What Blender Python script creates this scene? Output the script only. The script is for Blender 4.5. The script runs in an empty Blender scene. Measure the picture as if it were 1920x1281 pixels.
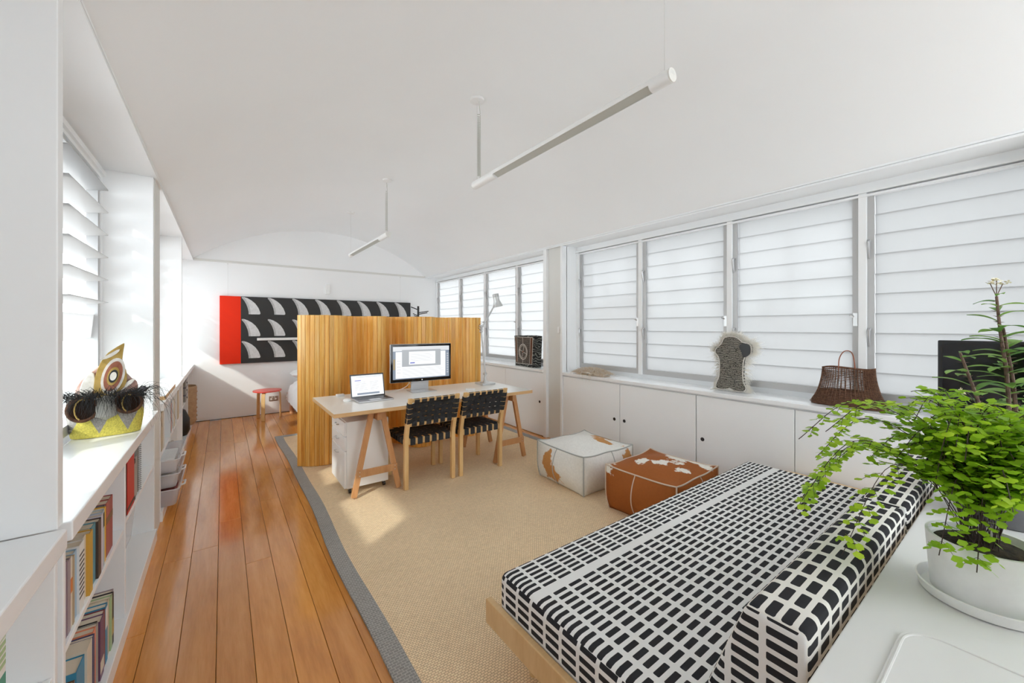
import bpy, bmesh, math, random
from mathutils import Vector, Matrix
random.seed(7)
PI = math.pi
scene = bpy.context.scene
C = scene.collection

# ---------------------------------------------------------------- camera
FPX = 735.0
cam_d = bpy.data.cameras.new('camera'); cam = bpy.data.objects.new('camera', cam_d); C.objects.link(cam)
cam_d.sensor_width = 36.0; cam_d.sensor_fit = 'HORIZONTAL'
cam_d.lens = 36.0 * FPX / 1920.0
cam_d.shift_y = -(640.5 - 613.0) / 1920.0
cam_d.clip_start = 0.02
YAW = math.radians(36.406)
cam.location = (0, 0, 1.4)
cam.rotation_euler = (PI / 2, 0, -YAW)
scene.camera = cam
# ---------------------------------------------------------------- sky and sun
w = bpy.data.worlds.new('overcast_bright_sky'); scene.world = w; w.use_nodes = True
bg = w.node_tree.nodes['Background']
bg.inputs[0].default_value = (0.90, 0.96, 1.0, 1); bg.inputs[1].default_value = 3.4
sd = bpy.data.lights.new('sun', 'SUN'); sd.energy = 2.3; sd.angle = math.radians(2.2); sd.color = (1.0, .96, .9)
so = bpy.data.objects.new('sun', sd); C.objects.link(so)
so.rotation_euler = Vector((1.0, .60, -.77)).to_track_quat('-Z', 'Y').to_euler()
vs = scene.view_settings
vs.view_transform = 'Standard'; vs.look = 'None'; vs.gamma = 1.0; vs.exposure = 0.43; vs.use_curve_mapping = False
scene.cycles.max_bounces = 16; scene.cycles.diffuse_bounces = 8; scene.cycles.glossy_bounces = 4
scene.cycles.transmission_bounces = 8; scene.cycles.transparent_max_bounces = 12

# ---------------------------------------------------------------- materials
M = {}
def nodes(name):
    m = bpy.data.materials.new(name); m.use_nodes = True
    nt = m.node_tree; b = nt.nodes['Principled BSDF']; M[name] = m
    return m, nt, b
def mat(name, col, rough=.5, metal=0.0, spec=.5, coat=0.0, trans=0.0, alpha=1.0):
    m, nt, b = nodes(name)
    b.inputs['Base Color'].default_value = (*col, 1); b.inputs['Roughness'].default_value = rough
    b.inputs['Metallic'].default_value = metal; b.inputs['Specular IOR Level'].default_value = spec
    b.inputs['Coat Weight'].default_value = coat; b.inputs['Transmission Weight'].default_value = trans
    b.inputs['Alpha'].default_value = alpha
    return m
def lk(nt, a, b): nt.links.new(a, b)
def val(nt, op, a, b=None, c=None):
    n = nt.nodes.new('ShaderNodeMath'); n.operation = op
    for i, x in enumerate((a, b, c)):
        if x is None: continue
        if isinstance(x, (int, float)): n.inputs[i].default_value = x
        else: lk(nt, x, n.inputs[i])
    return n.outputs[0]
def noise(nt, vec, scale, detail=3, rough=.5):
    n = nt.nodes.new('ShaderNodeTexNoise'); n.inputs['Scale'].default_value = scale
    n.inputs['Detail'].default_value = detail; n.inputs['Roughness'].default_value = rough
    if vec is not None: lk(nt, vec, n.inputs['Vector'])
    return n.outputs['Fac']
def ramp(nt, fac, stops):
    n = nt.nodes.new('ShaderNodeValToRGB'); e = n.color_ramp.elements
    while len(e) < len(stops): e.new(.5)
    for i, (p, c) in enumerate(stops): e[i].position = p; e[i].color = (*c, 1)
    lk(nt, fac, n.inputs[0]); return n.outputs[0]
def coords(nt, kind='Object', scale=(1, 1, 1), rnd=True):
    t = nt.nodes.new('ShaderNodeTexCoord'); mp = nt.nodes.new('ShaderNodeMapping')
    src = t.outputs[kind]
    if rnd:
        oi = nt.nodes.new('ShaderNodeObjectInfo'); va = nt.nodes.new('ShaderNodeVectorMath'); va.operation = 'ADD'
        k = val(nt, 'MULTIPLY', oi.outputs['Random'], 37.0)
        cb = nt.nodes.new('ShaderNodeCombineXYZ')
        for i in range(3): lk(nt, k, cb.inputs[i])
        lk(nt, src, va.inputs[0]); lk(nt, cb.outputs[0], va.inputs[1]); src = va.outputs[0]
    lk(nt, src, mp.inputs[0]); mp.inputs['Scale'].default_value = scale
    return mp.outputs[0]
def bump(nt, b, h, strength=.3, dist=.01):
    n = nt.nodes.new('ShaderNodeBump'); n.inputs['Strength'].default_value = strength; n.inputs['Distance'].default_value = dist
    lk(nt, h, n.inputs['Height']); lk(nt, n.outputs[0], b.inputs['Normal'])
def mix(nt, fac, a, b):
    n = nt.nodes.new('ShaderNodeMix'); n.data_type = 'RGBA'
    if isinstance(fac, (int, float)): n.inputs[0].default_value = fac
    else: lk(nt, fac, n.inputs[0])
    for i, x in ((6, a), (7, b)):
        if isinstance(x, tuple): n.inputs[i].default_value = (*x, 1)
        else: lk(nt, x, n.inputs[i])
    return n.outputs[2]
def wood(name, dark, mid, light, grain=(1, 1, 1), sc=6.0, rough=.35, coat=0.0, var=.25, bstr=.05):
    m, nt, b = nodes(name)
    v = coords(nt, scale=grain)
    f = noise(nt, v, sc, 6, .62)
    f2 = noise(nt, v, sc * 5, 3, .6)
    fac = val(nt, 'ADD', val(nt, 'MULTIPLY', f, .75), val(nt, 'MULTIPLY', f2, .25))
    col = ramp(nt, fac, [(.3, dark), (.5, mid), (.7, light)])
    oi = nt.nodes.new('ShaderNodeObjectInfo')
    hs = nt.nodes.new('ShaderNodeHueSaturation')
    lk(nt, val(nt, 'ADD', val(nt, 'MULTIPLY', oi.outputs['Random'], var), 1 - var / 2), hs.inputs['Value'])
    lk(nt, col, hs.inputs['Color']); lk(nt, hs.outputs[0], b.inputs['Base Color'])
    b.inputs['Roughness'].default_value = rough; b.inputs['Coat Weight'].default_value = coat; b.inputs['Coat Roughness'].default_value = .08
    if bstr: bump(nt, b, fac, bstr, .002)
    return m
def paint(name, col, rough=.5, amt=.02):
    m, nt, b = nodes(name)
    f = noise(nt, coords(nt, rnd=False), 1.3, 4)
    lk(nt, ramp(nt, f, [(.3, tuple(c * (1 - amt) for c in col)), (.7, col)]), b.inputs['Base Color'])
    b.inputs['Roughness'].default_value = rough
    return m
def emit(name, col, s):
    m, nt, b = nodes(name)
    b.inputs['Base Color'].default_value = (.02, .02, .02, 1); b.inputs['Roughness'].default_value = .25
    b.inputs['Emission Color'].default_value = (*col, 1); b.inputs['Emission Strength'].default_value = s
    return m
paint('wall_white', (.885, .897, .905), .55)
paint('ceiling_white', (.895, .907, .914), .7)
paint('gloss_white', (.875, .885, .892), .22, .01)
paint('joinery_white', (.895, .907, .914), .3, .012)
mat('post_grey', (.72, .72, .69), .5)
mat('aluminium', (.50, .50, .50), .4, .35)
mat('dark_gap', (.05, .05, .05), .8)
mat('black_plastic', (.012, .012, .014), .3)
mat('black_gloss', (.006, .006, .008), .06)
mat('steel', (.62, .62, .62), .28, .9)
mat('silver', (.6, .6, .61), .35, .7)
mat('white_plastic', (.82, .82, .81), .35)
mat('offwhite', (.76, .75, .71), .5)
mat('wire', (.65, .65, .63), .5)
mat('chrome', (.8, .8, .8), .15, 1.0)
mat('lamp_silver', (.62, .63, .63), .35, .45)
mat('reflector', (.50, .50, .46), .35)
mat('socket_brown', (.30, .24, .20), .4)
mat('red_paint', (.80, .03, .006), .5, spec=.2)
mat('stool_red', (.72, .09, .07), .3)
mat('art_black', (.022, .022, .022), .55)
mat('coat_black', (.01, .01, .01), .5)
wood('floor_wood', (.50, .185, .035), (.65, .27, .06), (.76, .35, .095), (9, .8, 9), 2.2, .14, .2, .26, .02)
wood('pine_slat', (.70, .27, .035), (.90, .49, .105), (.97, .68, .27), (14, 14, .7), 2.2, .34, .2, .26, .06)
wood('birch', (.66, .40, .16), (.74, .48, .21), (.80, .56, .28), (8, 8, 1.2), 3.0, .4, .1, .1, .03)
wood('beech', (.50, .23, .085), (.58, .29, .12), (.64, .35, .16), (8, 8, 1.2), 3.0, .42, .1, .16, .03)
wood('ply_edge', (.56, .32, .13), (.66, .41, .19), (.74, .50, .26), (1, 1, 30), 3.0, .45, 0, .05, .03)
wood('ply_face', (.64, .40, .18), (.71, .47, .23), (.76, .53, .28), (2, 9, 2), 2.0, .4, .1, .05, .02)
wood('bed_wood', (.48, .24, .12), (.56, .30, .16), (.62, .36, .2), (5, 5, 1), 3.0, .45, 0, .1, .02)
mat('laminate', (.80, .79, .755), .28)
mat('table_white', (.78, .78, .775), .3)

def frosted(name, tc):
    m, nt, b = nodes(name)
    for n in list(nt.nodes):
        if n.type != 'OUTPUT_MATERIAL': nt.nodes.remove(n)
    out = nt.nodes['Material Output']
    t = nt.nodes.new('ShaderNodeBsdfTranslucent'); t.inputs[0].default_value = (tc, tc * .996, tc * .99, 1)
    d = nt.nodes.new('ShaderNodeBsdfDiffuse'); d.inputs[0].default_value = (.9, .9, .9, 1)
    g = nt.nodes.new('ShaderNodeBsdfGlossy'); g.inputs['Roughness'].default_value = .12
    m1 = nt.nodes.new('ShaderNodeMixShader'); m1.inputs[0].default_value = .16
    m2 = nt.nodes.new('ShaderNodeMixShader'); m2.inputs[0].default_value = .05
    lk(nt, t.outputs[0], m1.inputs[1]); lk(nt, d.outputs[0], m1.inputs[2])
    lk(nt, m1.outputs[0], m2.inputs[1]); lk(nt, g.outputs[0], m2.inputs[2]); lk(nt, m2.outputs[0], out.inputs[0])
frosted('frosted_glass', .47); frosted('frosted_brightened_far_left', .80); frosted('frosted_brightened_far_right', .57); frosted('frosted_brightened_near_left', .56)  # one frosted glass; each bay's window brightness is set through its colour
def clear_glass():
    m, nt, b = nodes('clear_glass')
    out = nt.nodes['Material Output']
    tr = nt.nodes.new('ShaderNodeBsdfTransparent'); tr.inputs[0].default_value = (.96, .98, .97, 1)
    g = nt.nodes.new('ShaderNodeBsdfGlossy'); g.inputs['Roughness'].default_value = .02
    m1 = nt.nodes.new('ShaderNodeMixShader'); m1.inputs[0].default_value = .06
    lk(nt, tr.outputs[0], m1.inputs[1]); lk(nt, g.outputs[0], m1.inputs[2]); lk(nt, m1.outputs[0], out.inputs[0])
clear_glass()
def thin_plastic():
    m, nt, b = nodes('clear_plastic')
    out = nt.nodes['Material Output']
    tr = nt.nodes.new('ShaderNodeBsdfTransparent'); tr.inputs[0].default_value = (.95, .95, .96, 1)
    b.inputs['Base Color'].default_value = (.85, .85, .87, 1); b.inputs['Roughness'].default_value = .2
    m1 = nt.nodes.new('ShaderNodeMixShader'); m1.inputs[0].default_value = .42
    lk(nt, tr.outputs[0], m1.inputs[1]); lk(nt, b.outputs[0], m1.inputs[2]); lk(nt, m1.outputs[0], out.inputs[0])
thin_plastic()
def sisal(name, c1, c2, c3, sc):
    m, nt, b = nodes(name)
    v = coords(nt, rnd=False)
    br = nt.nodes.new('ShaderNodeTexBrick'); lk(nt, v, br.inputs['Vector'])
    br.inputs['Scale'].default_value = 1.0; br.inputs['Brick Width'].default_value = .017 * sc; br.inputs['Row Height'].default_value = .0105 * sc
    br.inputs['Mortar Size'].default_value = .0022 * sc; br.inputs['Mortar Smooth'].default_value = .6
    br.inputs['Color1'].default_value = (*c1, 1); br.inputs['Color2'].default_value = (*c2, 1); br.inputs['Mortar'].default_value = (*c3, 1)
    f = noise(nt, v, 55, 4, .6); f2 = noise(nt, v, 2.2, 3, .5)
    hs = nt.nodes.new('ShaderNodeHueSaturation')
    lk(nt, val(nt, 'ADD', val(nt, 'MULTIPLY', f, .35), val(nt, 'ADD', val(nt, 'MULTIPLY', f2, .22), .80)), hs.inputs['Value'])
    lk(nt, br.outputs['Color'], hs.inputs['Color']); lk(nt, hs.outputs[0], b.inputs['Base Color'])
    b.inputs['Roughness'].default_value = .9; b.inputs['Specular IOR Level'].default_value = .15
    bump(nt, b, val(nt, 'ADD', val(nt, 'SUBTRACT', 1.0, br.outputs['Fac']), val(nt, 'MULTIPLY', f, .5)), .7, .004)
sisal('sisal', (.93, .74, .50), (.86, .66, .43), (.60, .45, .28), 1.0)
sisal('rug_border', (.30, .285, .27), (.25, .24, .225), (.42, .40, .37), 1.3)
def hide(name, base, patch, spots, nz=.12):
    """cowhide: patches of a second colour around given local points"""
    m, nt, b = nodes(name)
    t = nt.nodes.new('ShaderNodeTexCoord'); v = t.outputs['Object']
    n1 = noise(nt, v, 7, 4, .6); tot = None
    for (p, r) in spots:
        d = nt.nodes.new('ShaderNodeVectorMath'); d.operation = 'DISTANCE'; lk(nt, v, d.inputs[0]); d.inputs[1].default_value = p
        q = val(nt, 'SUBTRACT', r, d.outputs['Value'])
        tot = q if tot is None else val(nt, 'MAXIMUM', tot, q)
    q = val(nt, 'ADD', tot, val(nt, 'MULTIPLY', val(nt, 'SUBTRACT', n1, .5), nz * 4))
    f = ramp(nt, val(nt, 'ADD', val(nt, 'MULTIPLY', q, 20), .5), [(.35, (0, 0, 0)), (.65, (1, 1, 1))])
    n2 = noise(nt, v, 60, 4, .65)
    hs = nt.nodes.new('ShaderNodeHueSaturation'); lk(nt, val(nt, 'ADD', val(nt, 'MULTIPLY', n2, .3), .85), hs.inputs['Value'])
    lk(nt, mix(nt, f, base, patch), hs.inputs['Color']); lk(nt, hs.outputs[0], b.inputs['Base Color'])
    b.inputs['Roughness'].default_value = .7; b.inputs['Specular IOR Level'].default_value = .25
    bump(nt, b, n2, .15, .003)
hide('hide_white', (.80, .79, .75), (.56, .27, .09), [((-.31, .12, .15), .10), ((-.31, .02, .09), .05), ((.12, -.12, .34), .07), ((.27, .0, .34), .11), ((.24, -.30, .22), .05)], .085)
hide('hide_brown', (.34, .10, .018), (.83, .80, .73), [((-.04, .0, .34), .07), ((-.10, .08, .34), .06), ((.03, -.10, .34), .045), ((-.02, -.18, .34), .05), ((.18, -.06, .34), .06), ((.26, .0, .34), .09), ((.30, -.14, .33), .1), ((-.32, .26, .30), .05)], .085)
def bars(name, pu, lu, ground, ink, regions, rad=.006):
    """printed fabric: rounded bars; u runs along a bar, v across; regions = (v limit, pitch, bar width)"""
    m, nt, b = nodes(name)
    uv = nt.nodes.new('ShaderNodeTexCoord').outputs['UV']
    sx = nt.nodes.new('ShaderNodeSeparateXYZ'); lk(nt, uv, sx.inputs[0]); u, v = sx.outputs[0], sx.outputs[1]
    tot = None
    for (v0, v1, pv, wv, pu_, lu_) in regions:
        fu = val(nt, 'MULTIPLY', val(nt, 'ABSOLUTE', val(nt, 'SUBTRACT', val(nt, 'FRACT', val(nt, 'DIVIDE', u, pu_)), .5)), pu_)
        fv = val(nt, 'MULTIPLY', val(nt, 'ABSOLUTE', val(nt, 'SUBTRACT', val(nt, 'FRACT', val(nt, 'DIVIDE', val(nt, 'SUBTRACT', v, v0), pv)), .5)), pv)
        qu = val(nt, 'MAXIMUM', val(nt, 'SUBTRACT', fu, lu_ / 2 - rad), 0.0)
        qv = val(nt, 'MAXIMUM', val(nt, 'SUBTRACT', fv, wv / 2 - rad), 0.0)
        dd = val(nt, 'SQRT', val(nt, 'ADD', val(nt, 'MULTIPLY', qu, qu), val(nt, 'MULTIPLY', qv, qv)))
        ins = val(nt, 'LESS_THAN', dd, rad)
        ins = val(nt, 'MULTIPLY', ins, val(nt, 'MULTIPLY', val(nt, 'GREATER_THAN', v, v0), val(nt, 'LESS_THAN', v, v1)))
        tot = ins if tot is None else val(nt, 'MAXIMUM', tot, ins)
    n = noise(nt, uv, 400, 2)
    lk(nt, mix(nt, tot, ground, ink), b.inputs['Base Color']); b.inputs['Roughness'].default_value = .85
    b.inputs['Specular IOR Level'].default_value = .2
    n3 = noise(nt, nt.nodes.new('ShaderNodeTexCoord').outputs['Object'], 9, 3)
    bump(nt, b, val(nt, 'ADD', val(nt, 'MULTIPLY', n, .12), n3), .25, .006)
INK = (.028, .028, .032); CLOTH = (.82, .82, .81)
bars('bars_top', 0, 0, CLOTH, INK, [(.003, .186, .0262, .0148, .078, .064), (.217, .457, .030, .0165, .078, .061), (.457, .99, .0345, .0195, .078, .058)], .004)
bars('bars_end', 0, 0, CLOTH, INK, [(-1, 2, .0317, .0185, .078, .064)], .004)
bars('bars_bolster', 0, 0, (.80, .78, .73), INK, [(-2, 3, .0345, .0225, .080, .060)], .005)
bars('bars_bolster_end', 0, 0, CLOTH, INK, [(-2, 3, .031, .0185, .080, .064)], .004)
def zigzag():
    m, nt, b = nodes('mask_clay')
    t = nt.nodes.new('ShaderNodeTexCoord'); sx = nt.nodes.new('ShaderNodeSeparateXYZ'); lk(nt, t.outputs['Object'], sx.inputs[0])
    x, y, z = sx.outputs
    tri = val(nt, 'MULTIPLY', val(nt, 'ABSOLUTE', val(nt, 'SUBTRACT', val(nt, 'FRACT', val(nt, 'ADD', val(nt, 'DIVIDE', x, .13), .269)), .5)), .24)
    n = noise(nt, t.outputs['Object'], 130, 3, .6)
    f = val(nt, 'LESS_THAN', val(nt, 'ADD', z, val(nt, 'MULTIPLY', n, .02)), val(nt, 'SUBTRACT', .15, tri))
    hs = nt.nodes.new('ShaderNodeHueSaturation'); lk(nt, val(nt, 'ADD', val(nt, 'MULTIPLY', n, 1.3), .35), hs.inputs['Value'])
    lk(nt, mix(nt, f, (.30, .28, .26), (.62, .54, .10)), hs.inputs['Color']); lk(nt, hs.outputs[0], b.inputs['Base Color'])
    b.inputs['Roughness'].default_value = .95; bump(nt, b, n, .8, .006)
zigzag()
def stripes(name, c1, c2, sc, dist, bstr=.2):
    m, nt, b = nodes(name)
    t = nt.nodes.new('ShaderNodeTexCoord'); wv = nt.nodes.new('ShaderNodeTexWave'); wv.bands_direction = 'Z'
    lk(nt, t.outputs['Object'], wv.inputs['Vector']); wv.inputs['Scale'].default_value = sc; wv.inputs['Distortion'].default_value = dist
    wv.inputs['Detail'].default_value = 2; wv.inputs['Detail Scale'].default_value = 1.2
    n = noise(nt, t.outputs['Object'], 160, 2)
    f = val(nt, 'MULTIPLY', val(nt, 'GREATER_THAN', wv.outputs['Fac'], .72), val(nt, 'GREATER_THAN', n, .42))
    lk(nt, mix(nt, f, c1, c2), b.inputs['Base Color']); b.inputs['Roughness'].default_value = .85
    bump(nt, b, wv.outputs['Fac'], bstr, .004)
stripes('figure_cloth', (.035, .032, .028), (.45, .42, .36), 26, 3.5)
stripes('bark_paint', (.055, .042, .034), (.22, .19, .16), 20, 5)
stripes('bark_orange', (.16, .055, .02), (.05, .02, .01), 40, 1)
stripes('bark_black', (.015, .015, .014), (.25, .25, .22), 9, 14)
def mottled(name, c1, c2, sc, rough=.9, bs=.4, bd=.005):
    m, nt, b = nodes(name)
    n = noise(nt, coords(nt), sc, 4, .6)
    lk(nt, ramp(nt, n, [(.35, c1), (.65, c2)]), b.inputs['Base Color']); b.inputs['Roughness'].default_value = rough
    bump(nt, b, n, bs, bd)
mottled('soil', (.012, .009, .007), (.06, .04, .025), 60, 1, 1, .01)
mottled('wicker', (.075, .032, .018), (.20, .095, .05), 60, .7)
mottled('linen_white', (.80, .80, .80), (.86, .86, .86), 6, .9, .5, .02)
mottled('kraft', (.42, .27, .15), (.52, .35, .2), 20)
mottled('pot_white', (.82, .82, .82), (.90, .90, .90), 9, .5, .05)
mottled('pot_grey', (.10, .10, .11), (.16, .16, .17), 12, .6, .1)
mottled('feather', (.008, .008, .009), (.03, .03, .03), 20)
mottled('mask_white', (.62, .58, .52), (.75, .72, .68), 30)
mottled('mask_pink', (.30, .16, .13), (.50, .36, .32), 14)
mottled('mask_brown', (.05, .02, .01), (.14, .06, .025), 20)
mottled('mask_red', (.26, .09, .05), (.34, .13, .08), 20)
mottled('mask_ochre', (.34, .22, .05), (.45, .30, .09), 20)
mottled('fin_white', (.58, .58, .58), (.68, .68, .69), 40, .6, .05)
mottled('fin_edge', (.40, .40, .40), (.50, .50, .50), 40, .6, .05)
mottled('webbing', (.012, .013, .016), (.026, .028, .033), 60, .75, .3, .002)
mottled('bark_stem', (.10, .06, .045), (.20, .13, .10), 40)
def leafmat(name, c1, c2):
    m, nt, b = nodes(name)
    oi = nt.nodes.new('ShaderNodeObjectInfo')
    n = noise(nt, nt.nodes.new('ShaderNodeNewGeometry').outputs['Position'], 16, 3)
    f = val(nt, 'ADD', val(nt, 'MULTIPLY', oi.outputs['Random'], .5), val(nt, 'MULTIPLY', n, .6))
    c = ramp(nt, f, [(.2, c1), (.75, c2)])
    lk(nt, c, b.inputs['Base Color']); b.inputs['Roughness'].default_value = .45
    out = nt.nodes['Material Output']; t = nt.nodes.new('ShaderNodeBsdfTranslucent'); lk(nt, c, t.inputs[0])
    m1 = nt.nodes.new('ShaderNodeMixShader'); m1.inputs[0].default_value = .45
    lk(nt, b.outputs[0], m1.inputs[1]); lk(nt, t.outputs[0], m1.inputs[2]); lk(nt, m1.outputs[0], out.inputs[0])
leafmat('wool_cream', (.90, .86, .78), (.97, .96, .93)); leafmat('wool_tan', (.66, .52, .35), (.90, .82, .70))
leafmat('fern_leaf', (.24, .48, .015), (.55, .76, .05))
leafmat('shrub_leaf', (.07, .20, .04), (.26, .44, .09))
mat('fern_stem', (.035, .015, .012), .5)
mat('flower', (.80, .75, .55), .6)
mat('cable_grey', (.55, .55, .51), .5)
mat('cable_white', (.78, .77, .74), .5)

# ---------------------------------------------------------------- mesh helpers
def frame(d, up=Vector((0, 0, 1))):
    d = Vector(d).normalized()
    if abs(d.dot(up)) > .98: up = Vector((1, 0, 0)) if abs(d.x) < .9 else Vector((0, 1, 0))
    a = up.cross(d).normalized(); b = d.cross(a)
    return a, b
class MB:
    def __init__(s): s.v = []; s.f = []; s.uv = None
    def add(s, vs, fs):
        o = len(s.v); s.v += [tuple(p) for p in vs]; s.f += [tuple(i + o for i in f) for f in fs]; return s
    def box(s, x0, y0, z0, x1, y1, z1):
        return s.add([(x0, y0, z0), (x1, y0, z0), (x1, y1, z0), (x0, y1, z0), (x0, y0, z1), (x1, y0, z1), (x1, y1, z1), (x0, y1, z1)],
                     [(0, 3, 2, 1), (4, 5, 6, 7), (0, 1, 5, 4), (1, 2, 6, 5), (2, 3, 7, 6), (3, 0, 4, 7)])
    def bar(s, p0, p1, wd, ht, up=(0, 0, 1)):
        p0 = Vector(p0); p1 = Vector(p1); a, b = frame(p1 - p0, Vector(up)); a = a * wd / 2; b = b * ht / 2
        q = [p0 - a - b, p0 + a - b, p0 + a + b, p0 - a + b, p1 - a - b, p1 + a - b, p1 + a + b, p1 - a + b]
        return s.add(q, [(0, 3, 2, 1), (4, 5, 6, 7), (0, 1, 5, 4), (1, 2, 6, 5), (2, 3, 7, 6), (3, 0, 4, 7)])
    def cyl(s, p0, p1, r0, r1=None, n=14):
        return s.tube([p0, p1], [r0, r0 if r1 is None else r1], n)
    def tube(s, pts, r, n=6, closed=False):
        pts = [Vector(p) for p in pts]; L = len(pts)
        rs = r if isinstance(r, (list, tuple)) else [r] * L
        vs = []; up = Vector((0, 0, 1)); pa = None
        for i, p in enumerate(pts):
            if closed: d = pts[(i + 1) % L] - pts[i - 1]
            else: d = pts[min(i + 1, L - 1)] - pts[max(i - 1, 0)]
            if d.length < 1e-9: d = Vector((0, 0, 1))
            d.normalize()
            if pa is None: a, b = frame(d)
            else:
                a = pa - d * pa.dot(d)
                if a.length < 1e-6: a, _ = frame(d)
                a.normalize(); b = d.cross(a)
            pa = a
            for k in range(n):
                t = 2 * PI * k / n; vs.append(p + (a * math.cos(t) + b * math.sin(t)) * rs[i])
        fs = []
        for i in range(L if closed else L - 1):
            j = (i + 1) % L
            for k in range(n): fs.append((i * n + k, i * n + (k + 1) % n, j * n + (k + 1) % n, j * n + k))
        if not closed: fs.append(tuple(range(n - 1, -1, -1))); fs.append(tuple((L - 1) * n + k for k in range(n)))
        return s.add(vs, fs)
    def lathe(s, prof, n=32, c=(0, 0, 0), sy=1.0):
        vs = []; fs = []; L = len(prof)
        for (r, z) in prof:
            for k in range(n):
                t = 2 * PI * k / n; vs.append((c[0] + r * math.cos(t), c[1] + sy * r * math.sin(t), c[2] + z))
        for i in range(L - 1):
            for k in range(n): fs.append((i * n + k, i * n + (k + 1) % n, (i + 1) * n + (k + 1) % n, (i + 1) * n + k))
        fs.append(tuple(range(n - 1, -1, -1))); fs.append(tuple((L - 1) * n + k for k in range(n)))
        return s.add(vs, fs)
    def prism(s, poly, fn, t0, t1):
        n = len(poly); vs = [fn(a, b, t0) for a, b in poly] + [fn(a, b, t1) for a, b in poly]
        return s.add(vs, [tuple(range(n - 1, -1, -1)), tuple(range(n, 2 * n))] + [(k, (k + 1) % n, n + (k + 1) % n, n + k) for k in range(n)])
    def grid(s, P, nu, nv, closeu=False):
        vs = [P(i, j) for i in range(nu) for j in range(nv)]
        fs = [(i * nv + j, ((i + 1) % nu) * nv + j, ((i + 1) % nu) * nv + j + 1, i * nv + j + 1) for i in range(nu if closeu else nu - 1) for j in range(nv - 1)]
        return s.add(vs, fs)
    def mesh(s, name, mt, smooth=False):
        me = bpy.data.meshes.new(name); me.from_pydata(s.v, [], s.f)
        bm = bmesh.new(); bm.from_mesh(me); bmesh.ops.recalc_face_normals(bm, faces=bm.faces)
        if smooth:
            for f in bm.faces: f.smooth = True
            for e in bm.edges:
                if len(e.link_faces) == 2 and e.calc_face_angle(0) > math.radians(42): e.smooth = False
        bm.to_mesh(me); bm.free()
        me.materials.append(M[mt]); return me
    def build(s, name, mt, parent=None, smooth=False, bevel=0, seg=2, loc=None):
        o = bpy.data.objects.new(name, s.mesh(name, mt, smooth)); C.objects.link(o)
        if parent is not None: o.parent = parent
        if loc is not None: o.location = loc
        if bevel:
            md = o.modifiers.new('bevel', 'BEVEL'); md.width = bevel; md.segments = seg; md.limit_method = 'ANGLE'; md.angle_limit = math.radians(40)
        return o
def tag(o, label=None, cat=None, group=None, kind=None):
    if label: o['label'] = label
    if cat: o['category'] = cat
    if group: o['group'] = group
    if kind: o['kind'] = kind
    return o
def thing(name, label, cat, loc=(0, 0, 0), rz=0, group=None):
    o = bpy.data.objects.new(name, None); o.empty_display_size = .1; C.objects.link(o)
    o.location = loc; o.rotation_euler = (0, 0, rz)
    return tag(o, label, cat, group)
def copy_of(o, parent=None, mtx=None):
    c = o.copy(); C.objects.link(c)
    if parent is not None: c.parent = parent
    if mtx is not None: c.matrix_local = mtx
    return c
def tree(o, parent=None):
    c = o.copy(); C.objects.link(c); c.parent = parent
    for ch in list(o.children): tree(ch, c)
    return c
def struct(name, mb, mt, parent=None, **k):
    o = mb.build(name, mt, parent, **k)
    if parent is None: o['kind'] = 'structure'
    return o
def catmull(P, step):
    P = [Vector(p) for p in P]; out = []
    Q = [P[0] * 2 - P[1]] + P + [P[-1] * 2 - P[-2]]
    for i in range(1, len(Q) - 2):
        for k in range(20):
            t = k / 20; a, b, c, d = Q[i - 1], Q[i], Q[i + 1], Q[i + 2]
            out.append(.5 * ((2 * b) + (c - a) * t + (2 * a - 5 * b + 4 * c - d) * t * t + (3 * b - a - 3 * c + d) * t ** 3))
    out.append(P[-1]); res = [out[0]]; acc = 0
    for i in range(1, len(out)):
        seg = (out[i] - out[i - 1]).length
        while acc + seg >= step:
            t = (step - acc) / seg; p = out[i - 1].lerp(out[i], t); res.append(p); out[i - 1] = p; seg = (out[i] - p).length; acc = 0
        acc += seg
    return res

# ---------------------------------------------------------------- room shell
XL, XR, YB, YN = -.36, 3.29, 7.40, -1.75      # shelf front, cupboard front, end wall, wall behind the camera
WL, WR = -.63, 3.56                           # window planes
ZS, ZC, ZT = .85, 2.40, 3.035                 # sill, springing of the vault, crown
floor = struct('floor', MB().box(XL - .34, YN - .1, -.12, XR + .4, YB + .1, -.022), 'dark_gap')
PW = .131; i = 0; x = XL - .03 - .026
pm = {}
while x < XR + .02:
    y = YN + random.uniform(-.9, 0)
    while y < YB:
        L = random.choice((2.4, 3.0, 3.6, 1.8)); y1 = min(y + L, YB); ya = max(y, YN)
        if y1 - ya > .15:
            mb = MB().box(-PW / 2 + .0009, 0, -.022, PW / 2 - .0009, y1 - ya - .0018, 0)
            mb.build('plank', 'floor_wood', floor, loc=(x + PW / 2, ya, 0), bevel=.0012, seg=1)
        y = y1 if y1 < YB else YB + 1
    x += PW
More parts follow.
